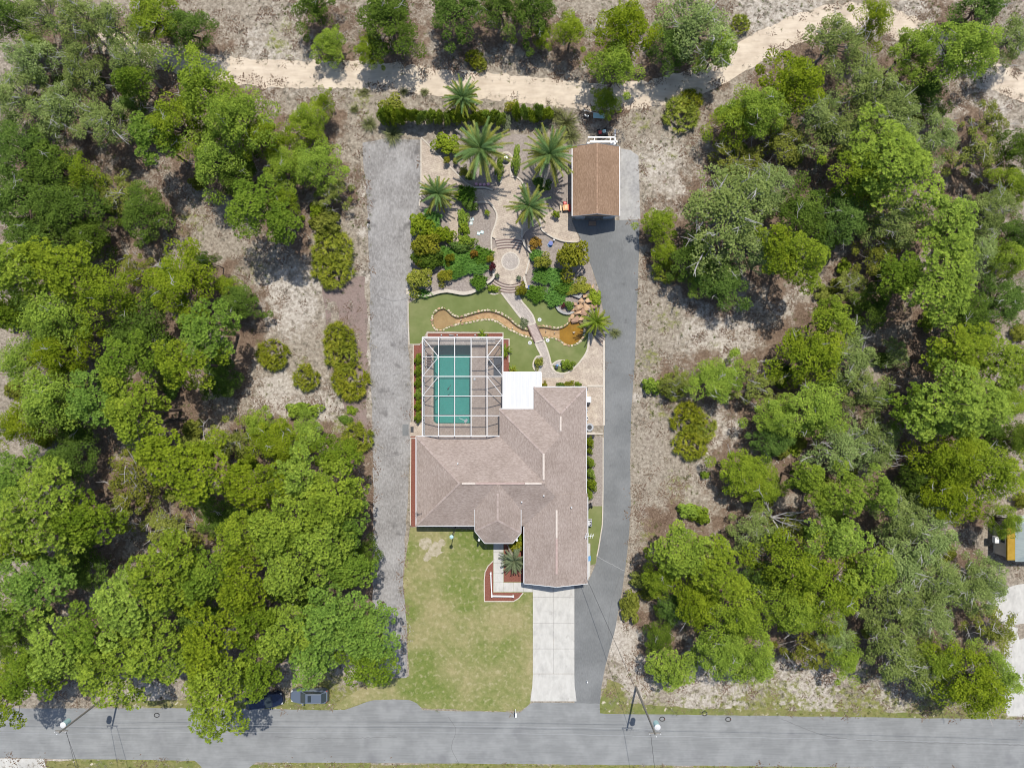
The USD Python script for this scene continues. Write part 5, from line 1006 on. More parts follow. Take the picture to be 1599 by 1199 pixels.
def make_shrub(name, seed, m, R=1.0, h=1.1, n=14, per=110, leaf=.10, bark='bark'):
    r = np.random.default_rng(seed); o = proto(name)
    C = lobes(n, R * .74, h * .2, h * .85, r, .5)
    obj('stem', [chain([(0, 0, -.1), (c[0] * .4, c[1] * .4, c[2] * .5), c], [.04, .03, .012], 4) for c in C[:9]], M[bark], o)
    P, N = [], []
    for c in C:
        d = dome(per, r, -.4); q_ = np.cbrt(r.uniform(.3, 1, (per, 1))); P.append(c + d * q_ * R * r.uniform(.24, .44) * [1, 1, .9]); N.append(unit(d * .6 + [0, 0, .4] + r.normal(size=(per, 3)) * .45))
    P, N = np.vstack(P), np.vstack(N); obj('foliage', leaves(P, N, leaf * r.uniform(.65, 1.25, len(P)), r), M[m], o)
    return o
def make_palmetto(name, seed, m, R=1.6, n=125):
    r = np.random.default_rng(seed); o = proto(name); ms, st = [], []
    for k in range(n):
        a, rho = r.uniform(0, 6.28), math.sqrt(r.random()) * R * .8; c = np.array([rho * math.cos(a), rho * math.sin(a), 0]); top = c * 1.15 + [0, 0, r.uniform(.55, 1.15) * (1.15 - .45 * rho / R)]
        st.append(tube(c * .9, top, .015, .012, 3, False)); d0 = unit(np.array([c[0], c[1], .5]) + r.normal(size=3) * .35)
        nb = 9; t = np.linspace(-1.35, 1.35, nb); side = unit(np.cross(d0, [0, 0, 1.0])[None])[0]; up = np.cross(side, d0)
        D = unit(d0 * np.cos(t)[:, None] + side * np.sin(t)[:, None] + up * .15 * r.normal(size=(nb, 1))); Pp = np.repeat(top[None], nb, 0)
        ms.append(blades(Pp, D, r.uniform(.36, .50), .055, r, .05))
    obj('fronds', ms, M[m], o); obj('stalks', st, M['palm_bark'], o)
    return o
def make_grass_clump(name, seed, m, R=.9, h=1.0, n=320, w=.02):
    r = np.random.default_rng(seed); o = proto(name); a = r.uniform(0, 6.28, n); P = np.stack([np.cos(a), np.sin(a), 0 * a], 1) * (r.uniform(0, .3, n) * R)[:, None]
    D = unit(np.stack([np.cos(a), np.sin(a), 0 * a], 1) * r.uniform(.15, 1.1, n)[:, None] + [0, 0, .8]); L = r.uniform(.6, 1.1, n)[:, None] * h
    mid = P + D * L * .6; v1, f1 = blades(P, D, L * .62, w, r); D2 = unit(D * [1, 1, .15]); v2, f2 = blades(mid - D * .06, D2, L * .55, w, r, .12)
    obj('blades', cat_mesh([(v1, f1), (v2, f2)]), M[m], o); return o

def make_fern(name, seed, m, R=1.0, h=.7, centres=14, n=46, w=.032):
    r = np.random.default_rng(seed); o = proto(name); ms = []
    for k in range(centres):
        a0, rho = k * 2.39996, math.sqrt((k + .5) / centres) * R * .72; c = np.array([rho * math.cos(a0), rho * math.sin(a0), h * .25 * (1.3 - rho / R)]); a = r.uniform(0, 6.28, n); el = r.uniform(.1, 1.15, n)
        D = np.stack([np.cos(a) * np.cos(el), np.sin(a) * np.cos(el), np.sin(el)], 1); L = r.uniform(.32, .55, n)[:, None] * R * .8; P = np.repeat(c[None], n, 0); sd = unit(np.cross(D, [0, 0, 1.0])) * w * R
        mid = P + D * L * .6; tip = mid + unit(D * [1, 1, .1] - [0, 0, .25]) * L * .5; i = np.arange(n)
        ms.append((np.concatenate([P, mid - sd, mid + sd, tip]), np.concatenate([np.stack([i, i + n, i + 2 * n], 1), np.stack([i + n, i + 3 * n, i + 2 * n], 1)])))
    obj('fronds', ms, M[m], o); return o
KINDS = {}
for k, (code, m) in enumerate((('P', 'pine_y'), ('Q', 'pine_g'))):
    KINDS[code] = [make_pine(f'{m}_{"abc"[i]}', 10 * k + i + 1, m, 4.0, 14.0, (34, 30, 26)[i], 21, .36, (0, .1, .2)[i]) for i in range(3)]
KINDS['B'] = [make_broadleaf(f'bright_oak_{"abc"[i]}', 40 + i, 'leaf_b', 3.6, 8.0, 58, 200, .098, .36, 'bark', 5, .08 + .06 * i, (.45, 1.05)) for i in range(3)]
KINDS['S'] = [make_broadleaf(f'sage_oak_{"abc"[i]}', 50 + i, 'leaf_s', 3.6, 7.5, 58, 150, .092, .34, 'bark_pale', 16, .1 + .07 * i, (.45, .95)) for i in range(3)]
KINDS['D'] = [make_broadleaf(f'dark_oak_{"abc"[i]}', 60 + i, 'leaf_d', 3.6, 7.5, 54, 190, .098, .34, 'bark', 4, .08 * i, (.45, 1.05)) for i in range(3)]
KINDS['O'] = [make_broadleaf(f'olive_oak_{"abc"[i]}', 70 + i, 'leaf_o', 3.2, 5.5, 38, 125, .10, .34, 'bark_pale', 12, .12 + .1 * i, (.4, .85)) for i in range(3)]
NOM = {'P': (4.0, 14.0), 'Q': (4.0, 14.0), 'B': (3.6, 8.0), 'S': (3.6, 7.5), 'D': (3.6, 7.5), 'O': (3.2, 5.5)}
WORD = {'P': ('pine_tree', 'yellow green pine', 'pine tree'), 'Q': ('pine_tree', 'green tufted pine', 'pine tree'), 'B': ('oak_tree', 'bright green broadleaf tree', 'tree'), 'S': ('oak_tree', 'sage green oak with bare twigs', 'oak tree'), 'D': ('oak_tree', 'dark green oak', 'oak tree'), 'O': ('oak_tree', 'thin olive green oak', 'oak tree')}
# kind, picture place of the crown's middle, crown radius in picture pixels, height, where it stands
TREES = '''
D 12 30 34 8|at the top left corner of the picture
S 62 22 40 8|at the top edge, second tree from the left corner
S 118 32 46 9|at the top edge above the bare trunk gap
S 172 40 44 9|between the top edge and the head of the sand track
B 238 28 48 8|at the top edge just left of the track's dark clump
D 292 44 38 7|overhanging the shaded start of the sand track
S 48 92 42 8|left of the pale gap in the upper left wood
B 55 70 20 7|small, poking up through the sage oaks at upper left
S 128 108 44 8|in the middle of the sage oaks at upper left
S 208 100 46 9|spreading towards the sand track from the sage wood
S 24 152 48 8|at the left edge below the pale gap
S 92 168 46 8|beside the dark fallen limb at upper left
S 165 192 46 8|with white limbs, left of the broad bright tree
Q 212 132 26 11|small, between the sage oaks and the broad bright tree
D 205 165 32 6|low, shaded by the broad bright tree
B 318 140 62 12|broadest of the clump below the left end of the track
B 272 196 46 11|on the left shoulder of the broad bright clump
B 368 190 56 12|on the right shoulder of the broad bright clump
Q 245 222 34 11|tufted, at the lower left foot of the bright clump
B 335 250 50 9|at the shaded lower end of the bright clump
D 372 270 36 7|in shade at the foot of the bright clump
B 412 215 36 9|right end of the broad bright clump
B 478 192 40 6|young, with a thin trunk, left of the yellow hedge
B 507 160 20 5|smallest one beside the sand track
B 445 258 38 7|left of the head of the grey driveway
B 492 262 42 7|nearest the top end of the grey driveway
O 520 300 30 4|sprawling by the stump on the left driveway
D 30 232 50 8|at the left edge under the sage oaks
D 80 262 50 8|in the middle of the dark oak stand
D 26 312 54 8|at the left edge of the dark oak stand
D 98 325 54 8|right of centre in the dark oak stand
D 52 372 50 8|at the lower end of the dark oak stand
D 138 372 40 6|low, facing the sandy clearing
B 130 272 30 7|small, in the gap above the dark oak stand
O 185 300 40 5|between the dark oaks and the sandy clearing
D 222 330 42 6|at the top edge of the sandy clearing
B 440 318 26 8|behind the round pine in the clearing
Q 400 322 44 11|round, standing alone in the sandy clearing
Q 442 352 28 10|small, leaning on the round pine of the clearing
D 322 408 16 7|slim dark column in the sandy clearing
P 30 424 50 13|at the left edge below the dark oaks
P 100 422 48 12|right of the yellow pine at the left edge
O 205 420 30 4|below the dark oaks, tinged with yellow
B 88 494 62 12|broad, below the yellow pines at the left edge
B 168 462 52 11|right of the broad tree under the yellow pines
B 280 440 56 9|at the lower edge of the sandy clearing
D 372 472 34 5|round, alone on the right edge of the wood
B 352 448 20 4|small, above the round dark oak
D 215 520 52 8|between the broad tree and the tufted pines
Q 325 515 46 12|tufted, beside the shadow on the sand
P 292 568 42 13|with bare horizontal limb, left of the sand shadow
Q 200 562 42 12|small tufted, left of the pine with the bare limb
Q 15 492 26 9|at the left edge beside the dark gap
B 40 566 44 10|at the left edge, halfway down the picture
B 96 552 46 11|just right of the left edge, halfway down
B 84 622 62 12|broad, under the halfway gap at the left
B 35 665 44 10|at the left edge below the broad tree
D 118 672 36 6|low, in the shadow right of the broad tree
Q 150 625 42 13|left one of the pair of pines over the fallen log
P 215 645 50 14|right one of the pair of pines over the fallen log
D 345 595 30 4|low scrubby, at the edge of the sand shadow
O 365 690 40 6|with white bare limbs, above the tall pine
B 432 690 44 7|bushy, at the foot of the sandy clearing
B 405 665 28 6|bushy, beside the sand shadow
B 478 678 30 5|bushy, left of the single palmetto by the driveway
O 205 748 54 8|thin, between the big pines of the left wood
P 300 728 62 15|tall, alone in the middle of the left wood
D 105 720 44 7|low, left of the middle of the left wood
Q 35 735 42 11|at the left edge above the big pine group
P 70 790 66 15|large, in the group at the left edge
P 22 838 50 14|at the left edge under the large pine
Q 138 812 46 13|right end of the group at the left edge
O 190 808 34 6|white limbed, over the fallen logs
O 262 820 46 5|low, in the bare gap under the tall pine
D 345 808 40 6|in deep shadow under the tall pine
P 408 752 48 14|top left of the great pine stand by the driveway
P 470 740 46 14|top of the great pine stand by the driveway
Q 525 712 34 11|small, tipping towards the single palmetto
P 520 780 52 15|right side of the great pine stand
P 452 812 56 15|in the heart of the great pine stand
P 392 838 46 14|left side of the great pine stand
P 510 842 50 15|lower right of the great pine stand
Q 548 812 34 12|right tip of the great pine stand
D 568 870 26 6|in shadow against the left driveway
Q 545 885 38 12|nearest the driveway below the great stand
P 452 878 46 14|foot of the great pine stand
Q 60 905 50 13|under the large pine group at the left edge
Q 25 950 44 12|left of the fallen trunk at the left edge
D 120 880 44 6|low, beside the long fallen log
O 290 868 44 6|above the yellow pine of the lower wood
P 262 888 52 15|upper one of the yellow pair in the lower wood
P 212 935 60 15|brightest of the lower left wood
Q 322 900 46 13|right of the brightest pine of the lower left wood
D 308 958 48 8|in the dark hollow of the lower left wood
P 385 905 44 14|small, under the great pine stand
Q 405 962 42 12|left of the round pine over the driveway
Q 150 985 46 13|under the brightest pine of the lower left wood
P 185 1035 52 14|leaning out towards the street, left of the gap
P 105 1010 54 14|over the street pole at lower left
Q 62 1042 48 13|second from the left along the street
P 18 1078 42 12|leftmost along the street
P 255 1010 50 14|above the sunny gap at the street
P 330 1000 52 15|inland of the pine hanging over the street
P 346 1070 57 15|hanging far over the street edge
Q 405 1036 40 12|between the dark car and the round pine
P 462 985 48 14|left neighbour of the round pine over the driveway
Q 520 960 54 15|top of the round pine mass beside the driveway
Q 572 985 50 14|rightmost crown of the round pine mass
Q 492 1008 46 14|above the silver car
Q 574 1028 42 13|lowest crown of the round pine mass
D 470 925 40 7|in the brown gap above the round pines
D 12 1000 38 7|at the left edge above the street
D 490 6 38 6|at the top edge above the yellow bushes
D 605 28 52 8|big, beside the track at the top edge
B 575 78 24 5|bright, at the track below the big dark oak
B 512 68 30 4|double, left of the big dark oak by the track
D 712 8 50 8|at the top edge, left of the shaded track bank
D 780 4 40 7|at the top edge, middle of the shaded bank
D 832 8 42 7|at the top edge, right of the shaded bank
B 892 48 32 6|slim, on the shaded bank of the track
B 846 56 20 4|tiny, on the shaded bank of the track
B 975 48 54 11|tall, standing over the track behind the shed
B 962 104 42 10|lower crown of the pair over the track behind the shed
S 1085 36 64 9|broad, right of the tall bright tree at the track
D 1052 72 36 7|shaded foot of the broad sage oak at the track
B 1120 78 34 7|right flank of the broad sage oak at the track
B 945 158 24 4|small, between the track and the white pipe frame
B 1148 182 40 7|left one of the three where the track bends
B 1188 172 48 9|middle one of the three where the track bends
B 1242 128 56 10|right one of the three where the track bends
S 1308 62 46 8|thin grey, inside the bend of the track
B 1362 32 34 8|bright, astride the track at upper right
S 1348 128 54 8|left of the leaning yellow tree at the track
S 1390 162 52 8|below the leaning trunk at upper right
B 1428 76 40 9|left crown of the leaning tree at upper right
B 1506 76 58 12|right crown of the leaning tree at upper right
D 1445 140 40 6|in the shadow of the leaning tree
D 1535 8 46 7|at the top edge, upper right
S 1580 62 40 7|at the right edge beside the sand track
O 1545 188 34 5|below the right end of the sand track
S 1318 210 56 8|left of the broad lime tree
S 1272 178 44 8|between the bend trees and the lime tree
O 1218 222 48 6|left slope of the upper right wood
O 1158 250 42 5|at the edge of the sandy field behind the shed
S 1402 205 48 8|above the broad lime tree
S 1462 218 44 7|right of the broad lime tree's top
B 1340 272 52 10|lower left part of the broad lime tree
P 1390 258 66 12|broad lime coloured, middle of the upper right wood
O 1528 240 44 6|olive, between lime tree and right edge
D 1585 235 34 7|at the right edge under the track
B 1582 290 34 7|at the right edge, a quarter down
D 1252 335 52 8|in the dark hollow under the lime tree
D 1318 340 44 7|right part of the hollow under the lime tree
B 1028 350 30 5|round bright, beside the asphalt driveway
B 1038 392 24 4|below the round bright tree beside the driveway
S 1140 330 80 11|largest, facing the shed's driveway
S 1196 300 48 8|right shoulder of the largest sage oak
S 1180 392 46 8|lower shoulder of the largest sage oak
D 1085 400 40 6|left foot of the largest sage oak
D 1130 440 46 6|lower foot of the largest sage oak
B 1098 440 24 4|yellowish, at the left foot of the dark oaks
P 1212 398 36 11|left half of the yellow pine pair
P 1250 410 40 12|right half of the yellow pine pair
S 1405 345 52 8|grey, below the lime tree
O 1372 400 38 5|small, in the brown clearing
P 1478 348 44 11|thin, right of the grey oak below the lime tree
S 1545 330 46 8|near the right edge below the lime tree
S 1528 395 44 7|between the yellow pine and the right edge
D 1590 365 34 7|at the right edge, a third down
B 1578 405 36 8|bright at the right edge, a third down
P 1462 440 62 13|brightest, right of the brown clearing
Q 1402 430 34 10|left neighbour of the brightest pine
D 1362 478 34 5|small, in the brown clearing
O 1330 448 34 4|at the left end of the brown clearing
D 1508 500 52 8|dark, right of the brown clearing
D 1565 470 44 7|dark, close to the right edge at mid height
B 1272 548 58 9|bright, crowning the middle right wood
P 1300 498 30 9|small bright, above the middle right wood
S 1325 562 52 8|grey, right of the bright crowning tree
S 1402 552 24 3|low grey tuft in the brown clearing
B 1122 592 42 5|left end of the low thicket by the field
O 1182 602 44 5|middle of the low thicket by the field
O 1060 596 26 4|yellowish scrub nearest the asphalt driveway
B 1215 655 44 7|under the thicket's right end
B 1272 640 58 9|bright, below the crowning tree
D 1208 690 32 6|shaded, under the bright pair
S 1345 610 46 8|grey, below the grey oak of the middle wood
P 1492 555 48 12|upper one of the yellow group near the right edge
P 1556 568 44 11|right one of the yellow group near the right edge
P 1470 625 56 13|lower left one of the yellow group
P 1525 632 50 12|lower right one of the yellow group
Q 1420 640 36 10|left of the yellow group near the right edge
B 1568 625 36 7|at the right edge beside the yellow group
S 1318 702 52 7|with many white branches, middle of the right wood
S 1372 690 46 7|right of the oak with many white branches
B 1490 715 58 10|left crown of the green pair near the right edge
B 1550 735 60 11|right crown of the green pair near the right edge
B 1480 770 50 9|lower crown below the green pair
D 1585 690 30 7|at the right edge above the yellow building
B 1162 742 46 6|alone on the brown slope right of the field
B 1196 765 34 6|lower companion on the brown slope
P 1262 752 30 11|left pine of the trio above the dead branches
P 1308 772 36 12|middle pine of the trio above the dead branches
P 1368 768 28 11|right pine of the trio above the dead branches
S 1402 800 48 8|grey, right of the pine trio
S 1450 842 54 8|grey, left of the yellow building
D 1432 745 30 6|shaded, between pine trio and green pair
S 1178 832 44 6|beneath the big dead branches
O 1230 825 34 5|right of the big dead branches
P 1072 858 50 11|top of the bright clump by the lower driveway
B 1032 898 32 7|left edge of the bright clump by the lower driveway
P 1118 888 46 12|right top of the bright clump
B 1092 938 46 10|middle of the bright clump
B 1150 958 56 11|right side of the bright clump
B 1128 1012 46 10|lower left foot of the bright clump
B 1178 1025 46 10|lower foot of the bright clump by the street verge
B 1245 880 62 12|top of the great round tree in the lower right wood
P 1300 838 40 13|yellow topped, above the great round tree
B 1300 922 56 12|right half of the great round tree
B 1238 950 52 11|lower half of the great round tree
P 1350 890 36 13|golden yellow, at the right of the great round tree
D 1200 905 34 7|in the gap left of the great round tree
O 1258 1010 46 7|below the great round tree at the verge
S 1302 992 38 6|grey, below the golden pine
B 1318 1030 34 6|small, at the verge below the grey oak
S 1408 880 56 8|grey, right of the golden pine
S 1462 905 52 8|grey, over the neighbour's yard
S 1402 945 54 8|in the middle of the lower right grey oaks
S 1452 965 46 8|right middle of the lower right grey oaks
S 1392 1012 54 8|lowest left of the lower right grey oaks
S 1432 1042 44 7|overhanging the verge, lower right
B 1465 1030 36 8|left flank of the corner tree
B 1522 1068 60 11|spreading over the lower right street corner
B 1560 1050 36 9|right flank of the corner tree
S 1518 920 46 7|leaning over the neighbour's pale drive
S 1545 905 40 7|under the yellow building
O 1555 985 44 5|thin, over the edge of the pale drive
B 1568 812 28 8|beside the wall of the yellow building
D 1030 992 30 5|left scrub oak behind the single small pine
D 1050 950 26 5|in shadow left of the bright clump
P 1050 1040 36 6|single small, near the right utility pole
'''
r_t = random.Random(5)
count = {}
for line in TREES.strip().splitlines():
    head, where = line.split('|'); code, px, py, rad, h = head.split(); px, py, rad, h = map(float, (px, py, rad, h))
    zc = h * .74; x, y, z0 = G(px, py, zc); z0 = float(hz(y)); R0, h0 = NOM[code]
    R = rad / S * (H - zc) / H * 1.02; name, word, cat_ = WORD[code]
    ps = KINDS[code]; i = count.get(code, 0); count[code] = i + 1
    s = R / R0; sz = h / h0
    lab = ' '.join((word + ' ' + where).split()[:16])
    copy_of(ps[i % 3].GetPath(), name, lab, cat_, (x, y, z0), r_t.uniform(0, 360), (s * r_t.uniform(.96, 1.06), s * r_t.uniform(.96, 1.06), sz))
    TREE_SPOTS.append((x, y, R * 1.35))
# ---------------------------------------------------------------- shrubs, palmettos, hedges, palms
SH = {'G': make_shrub('round_shrub', 81, 'leaf_b', 1.0, 1.1), 'Y': make_shrub('yellow_shrub', 82, 'yellow_leaf', 1.0, 1.1, 14, 110, .09), 'F': make_fern('fern_clump', 83, 'fern'), 'R': make_shrub('red_shrub', 84, 'red_leaf', 1.0, 1.0, 9, 80, .12),
      'A': make_shrub('orange_shrub', 85, 'orange_leaf', 1.0, .9, 10, 90, .10), 'H': make_shrub('hedge_shrub', 86, 'hedge', 1.0, 1.3, 20, 170, .06), 'M': make_palmetto('palmetto_a', 87, 'palmetto'), 'N': make_palmetto('palmetto_b', 88, 'palmetto'), 'E': make_grass_clump('fountain_grass', 89, 'fountain', 1.0, 1.25), 'V': make_fern('grey_shrub', 90, 'palm_grey', 1.0, 1.0, 9, 30, .03),
      'D': make_shrub('dark_shrub', 91, 'leaf_d', 1.0, 1.2, 16, 120, .10), 'O': make_shrub('olive_shrub', 92, 'leaf_o', 1.0, 1.2, 14, 100, .10)}
SN = {'G': ('green_shrub', 'bright green shrub', 'shrub', 1.0), 'Y': ('yellow_shrub', 'yellow green shrub', 'shrub', 1.0), 'F': ('fern_clump', 'deep green fern clump', 'fern', 1.0), 'R': ('red_shrub', 'dark red leaved plant', 'plant', 1.0), 'A': ('orange_shrub', 'orange leaved shrub', 'shrub', 1.0), 'H': ('clipped_shrub', 'clipped green shrub', 'shrub', 1.0), 'M': ('palmetto', 'yellow tinged palmetto', 'palmetto', 1.6), 'N': ('palmetto', 'yellow tinged palmetto', 'palmetto', 1.6),
      'E': ('fountain_grass', 'pale green ornamental grass', 'grass clump', 1.35), 'V': ('grey_shrub', 'silver grey shrub', 'shrub', 1.0), 'D': ('dark_shrub', 'dark green shrub', 'shrub', 1.0), 'O': ('olive_shrub', 'olive green scrub bush', 'bush', 1.0)}
# kind, picture place, radius in pixels (two numbers for an oval), height, level above the ground, where
SHRUBS = '''
M 520 388 31 32 1.7 0|upper half of the double clump left of the grey driveway
N 519 423 31 28 1.6 0|lower half of the double clump left of the grey driveway
M 530 528 24 24 1.6 0|top of the triple clump beside the driveway
N 534 556 26 26 1.6 0|middle of the triple clump beside the driveway
M 547 596 28 28 1.7 0|bottom of the triple clump beside the driveway
N 558 683 24 24 1.5 0|single round one at the driveway's edge
M 426 554 24 23 1.5 0|square looking, alone on the pale sand
N 478 589 20 21 1.4 0|small, between the square clump and the driveway
M 1064 178 26 26 1.5 0|below the bend of the sand track
N 1078 158 18 18 1.4 0|upper small one below the bend of the sand track
M 1075 655 26 26 1.5 0|upper half of the clump in the right field
N 1078 692 26 26 1.5 0|lower half of the clump in the right field
M 1098 668 20 20 1.4 0|right part of the clump in the right field
M 1156 38 14 14 1.2 0|tiny, at the top beside the sand track
N 741 92 14 13 1.2 0|tiny, alone on the shaded bank at the top
M 750 102 10 10 1.1 0|tiniest, beside its twin on the shaded bank
N 1040 424 20 18 1.3 0|yellow, below the round bright tree by the driveway
M 1050 604 20 20 1.3 0|right of the asphalt driveway above the field clump
G 1016 602 14 15 1.6 0|round, alone right of the asphalt driveway
G 1076 797 20 14 1.6 0|in the right field near the bright clump
G 1095 805 14 16 1.6 0|right part of the bush in the right field
G 1100 741 7 7 .9 0|smallest one in the right field
O 510 345 26 20 2.0 0|between stump and double palmetto
G 498 330 16 16 1.8 0|left of the tree stump by the driveway
G 548 640 8 8 .5 0|tiny tuft on the brown bark by the driveway
O 985 945 16 26 1.8 0|along the lower bend of the asphalt driveway
O 1000 905 20 14 1.6 0|left of the bright clump by the lower driveway
O 1020 925 22 12 1.5 0|second left of the bright clump by the lower driveway
G 470 640 26 14 1.5 0|low, at the foot of the pale sand
D 540 655 10 8 .5 0|low tuft right of the pale sand
G 655 352 17 22 2.0 .5|leafy, at the left garden edge under the silver palm
F 672 345 18 22 1.4 .5|left of the narrow garden path
G 680 368 16 14 1.8 .5|right of the leafy shrub at the left garden edge
G 696 366 12 14 1.2 .5|beside the narrow path's lower half
Y 664 386 23 22 3.0 .3|large round, at the left garden edge
D 668 405 22 18 1.8 .3|shaded foot of the large round yellow shrub
Y 654 437 20 20 2.2 .3|low round, at the corner above the putting turf
F 658 458 18 8 1.0 .1|at the left end of the retaining wall
F 700 402 18 22 1.2 .5|left part of the fern bed
F 726 404 20 18 1.2 .5|middle of the fern bed
F 752 398 20 16 1.3 .5|right part of the fern bed against the round terrace
F 712 424 22 12 1.1 .5|lower left part of the fern bed
F 742 418 22 12 1.1 .5|lower right part of the fern bed
Y 694 432 12 12 1.2 .5|low, in front of the fern bed
F 748 440 14 14 1.2 .5|round ball, at the right end of the retaining wall
A 740 396 7 7 1.4 .6|small, poking out of the fern bed
Y 702 404 8 8 1.5 .6|small, in the left fern bed
R 769 416 6 6 1.1 .6|beside the left planter wall of the round terrace
Y 766 404 6 7 1.0 .6|at the left rim of the round terrace
G 727 376 14 10 1.5 .5|at the lower end of the narrow path
D 718 386 14 9 1.2 .5|shaded, below the narrow path
G 722 340 8 16 1.3 .5|slim, right of the narrow path
G 726 358 8 12 1.3 .5|slim, at the lower right of the narrow path
F 727 303 18 18 2.0 .5|broad ferny, right of the left silver palm
D 734 322 11 8 .9 .5|in the palm shadow right of the narrow path
G 700 226 20 18 1.4 .5|beside the paved triangle under the hedge
Y 698 250 5 7 .8 .5|tiny, upper one along the paved triangle
O 711 252 4 5 .5 .5|tiniest, right of the upper one along the triangle
Y 724 268 6 9 1.0 .5|oval, lower one along the paved triangle
D 733 276 6 8 .8 .5|dark ball under the tall palm's left side
G 760 332 4 5 .5 .5|tiny sprout in the grey mulch by the terrace
D 846 288 13 12 1.0 .5|in the shadow under the right tall palm
G 869 335 6 6 .7 .5|round, on the paved corner by the cart
A 836 379 11 11 1.1 .45|beside the upper steps wall
Y 893 402 25 27 3.2 .4|large round, between garden and asphalt driveway
Y 848 409 14 12 1.6 .45|low, right of the round terrace
F 838 400 11 14 1.2 .45|behind the low yellow shrub right of the terrace
F 846 430 16 16 1.2 .4|right bed, nearest the round terrace
F 866 432 18 18 1.3 .4|right bed, middle
F 880 446 18 14 1.3 .4|right bed, nearest the driveway
F 838 458 18 16 1.2 .2|right bed, lower left above the turf
F 866 464 22 16 1.2 .2|right bed, lower right above the turf
V 852 456 8 10 .8 .3|between the two lower ferns of the right bed
Y 814 453 9 10 1.3 .1|golden ball at the foot of the right steps wall
G 769 450 9 6 .6 .1|inside the planter ring at the foot of the steps
V 818 504 8 10 .9 0|beside the upper left corner of the footbridge
D 889 477 6 8 .7 .4|inside the short curved wall
R 880 477 4 4 .5 .4|tiny, inside the short curved wall
Y 841 566 7 9 1.0 0|in the round planting pocket beside the patio
G 885 569 10 9 1.0 .05|in the white gravel pocket of the patio
Y 903 449 20 12 .5 .4|flat tan ground cover above the waterfall rocks
G 930 465 10 14 .6 .3|between waterfall rocks and driveway
H 921 690 7 8 1.3 0|first by the right wall, counted from the patio
H 920.5 704 5 5 1.0 0|second by the right wall, small
H 922 722 7 9 1.4 0|third by the right wall, upper half of the long one
H 922 738 7 9 1.4 0|fourth by the right wall, lower half of the long one
H 924 755 9 10 1.4 0|fifth by the right wall, roundest
H 920 772 6 9 1.2 0|last by the right wall, next to the hose reel
Y 888 600 9 6 .9 0|behind the house roof, right one of the row at the patio
G 902 600 5 5 .7 0|at the right end of the row behind the house roof
D 876 601 7 4 .7 0|in the middle of the row behind the house roof
Y 850 601 5 5 .7 0|at the white patio roof's corner
Y 806 853 12 10 1.1 0|low, above the silver palm by the garage wall
O 800 842 8 8 .8 0|under the entry eave right of the front walk
G 811 839 5 8 .8 0|against the garage wall under the entry eave
E 612 208 18 22 1.5 0|large, at the left end of the top hedge
E 553 170 9 8 .8 0|small, left of the hedge beside the track
E 577 192 16 16 1.3 0|left neighbour of the top hedge
E 568 143 10 8 .8 0|at the track edge above the left hedge end
E 662 143 9 8 .8 0|at the track edge above the hedge middle
E 630 142 9 8 .8 0|at the track edge left of the hedge middle
E 884 190 22 24 1.7 0|tall, at the right end of the top hedge
E 892 212 18 18 1.4 0|between the right tall palm and the shed
E 868 178 16 16 1.4 0|behind the right end of the hedge
V 791 186 9 20 2.2 0|spiky, at the middle of the top hedge
V 846 200 12 8 1.0 0|pale, before the right end of the hedge
Y 612 168 20 18 2.2 0|golden, at the left end of the top hedge
Y 800 168 12 10 1.6 0|golden, right of the hedge middle
O 730 165 14 14 1.8 0|at the foot of the palm by the track
E 960 520 12 10 .6 0|at the waterfall palm's foot
G 830 330 5 5 .6 .6|at the foot of the terrace palm
Y 755 187 16 12 1.8 0|at the hedge below the palm by the track
'''
cs = {}
for line in SHRUBS.strip().splitlines():
    head, where = line.split('|'); code, px, py, rx, ry, h, lev = head.split(); px, py, rx, ry, h, lev = map(float, (px, py, rx, ry, h, lev))
    name, word, cat_, R0 = SN[code]; x, y, z = G(px, py, lev + h * .5); k = (H - h) / H / S
    hh = {'M': 1.2, 'N': 1.2, 'E': 1.3, 'F': .75, 'H': 1.25}.get(code, 1.1)
    copy_of(SH[code].GetPath(), name, word + ' ' + where, cat_, (x, y, z - h * .5), r_t.choice((0, 180)) + r_t.uniform(-8, 8), (rx * k / R0 * 1.08, ry * k / R0 * 1.08, h / hh))
# clipped oval hedges on both sides of the fountain walk, the hedge by the cage, the columns along the back
HEDGE = make_shrub('column_shrub', 93, 'hedge', 1.0, 1.0, 26, 150, .07); HEDGE2 = make_shrub('yellow_column', 94, 'leaf_b', 1.0, 1.0, 24, 140, .08)
for px, py, rx, ry, l in ((806, 249, 6.5, 24, 'long clipped oval hedge right of the fountain'), (780, 262, 6.5, 20, 'long clipped oval hedge left of the fountain, under the tall palm')):
    x, y, z = G(px, py, 1.0); copy_of(HEDGE.GetPath(), 'oval_hedge', l, 'hedge', (x, y, z - .7), 0, (rx / S, ry / S, 1.25))
for k in range(6):
    x, y, z = G(652.2, 561 + 18 * k, 1.0); copy_of(HEDGE.GetPath(), 'hedge_shrub', ('first', 'second', 'third', 'fourth', 'fifth', 'sixth')[k] + ' shrub from the back in the hedge left of the pool cage', 'hedge', (x, y, 0), 0, (5.6 / S, 10.2 / S, 1.35), group='hedge left of the pool cage')
ORD = 'first second third fourth fifth sixth seventh eighth ninth tenth eleventh twelfth thirteenth fourteenth fifteenth sixteenth seventeenth eighteenth nineteenth twentieth'.split()
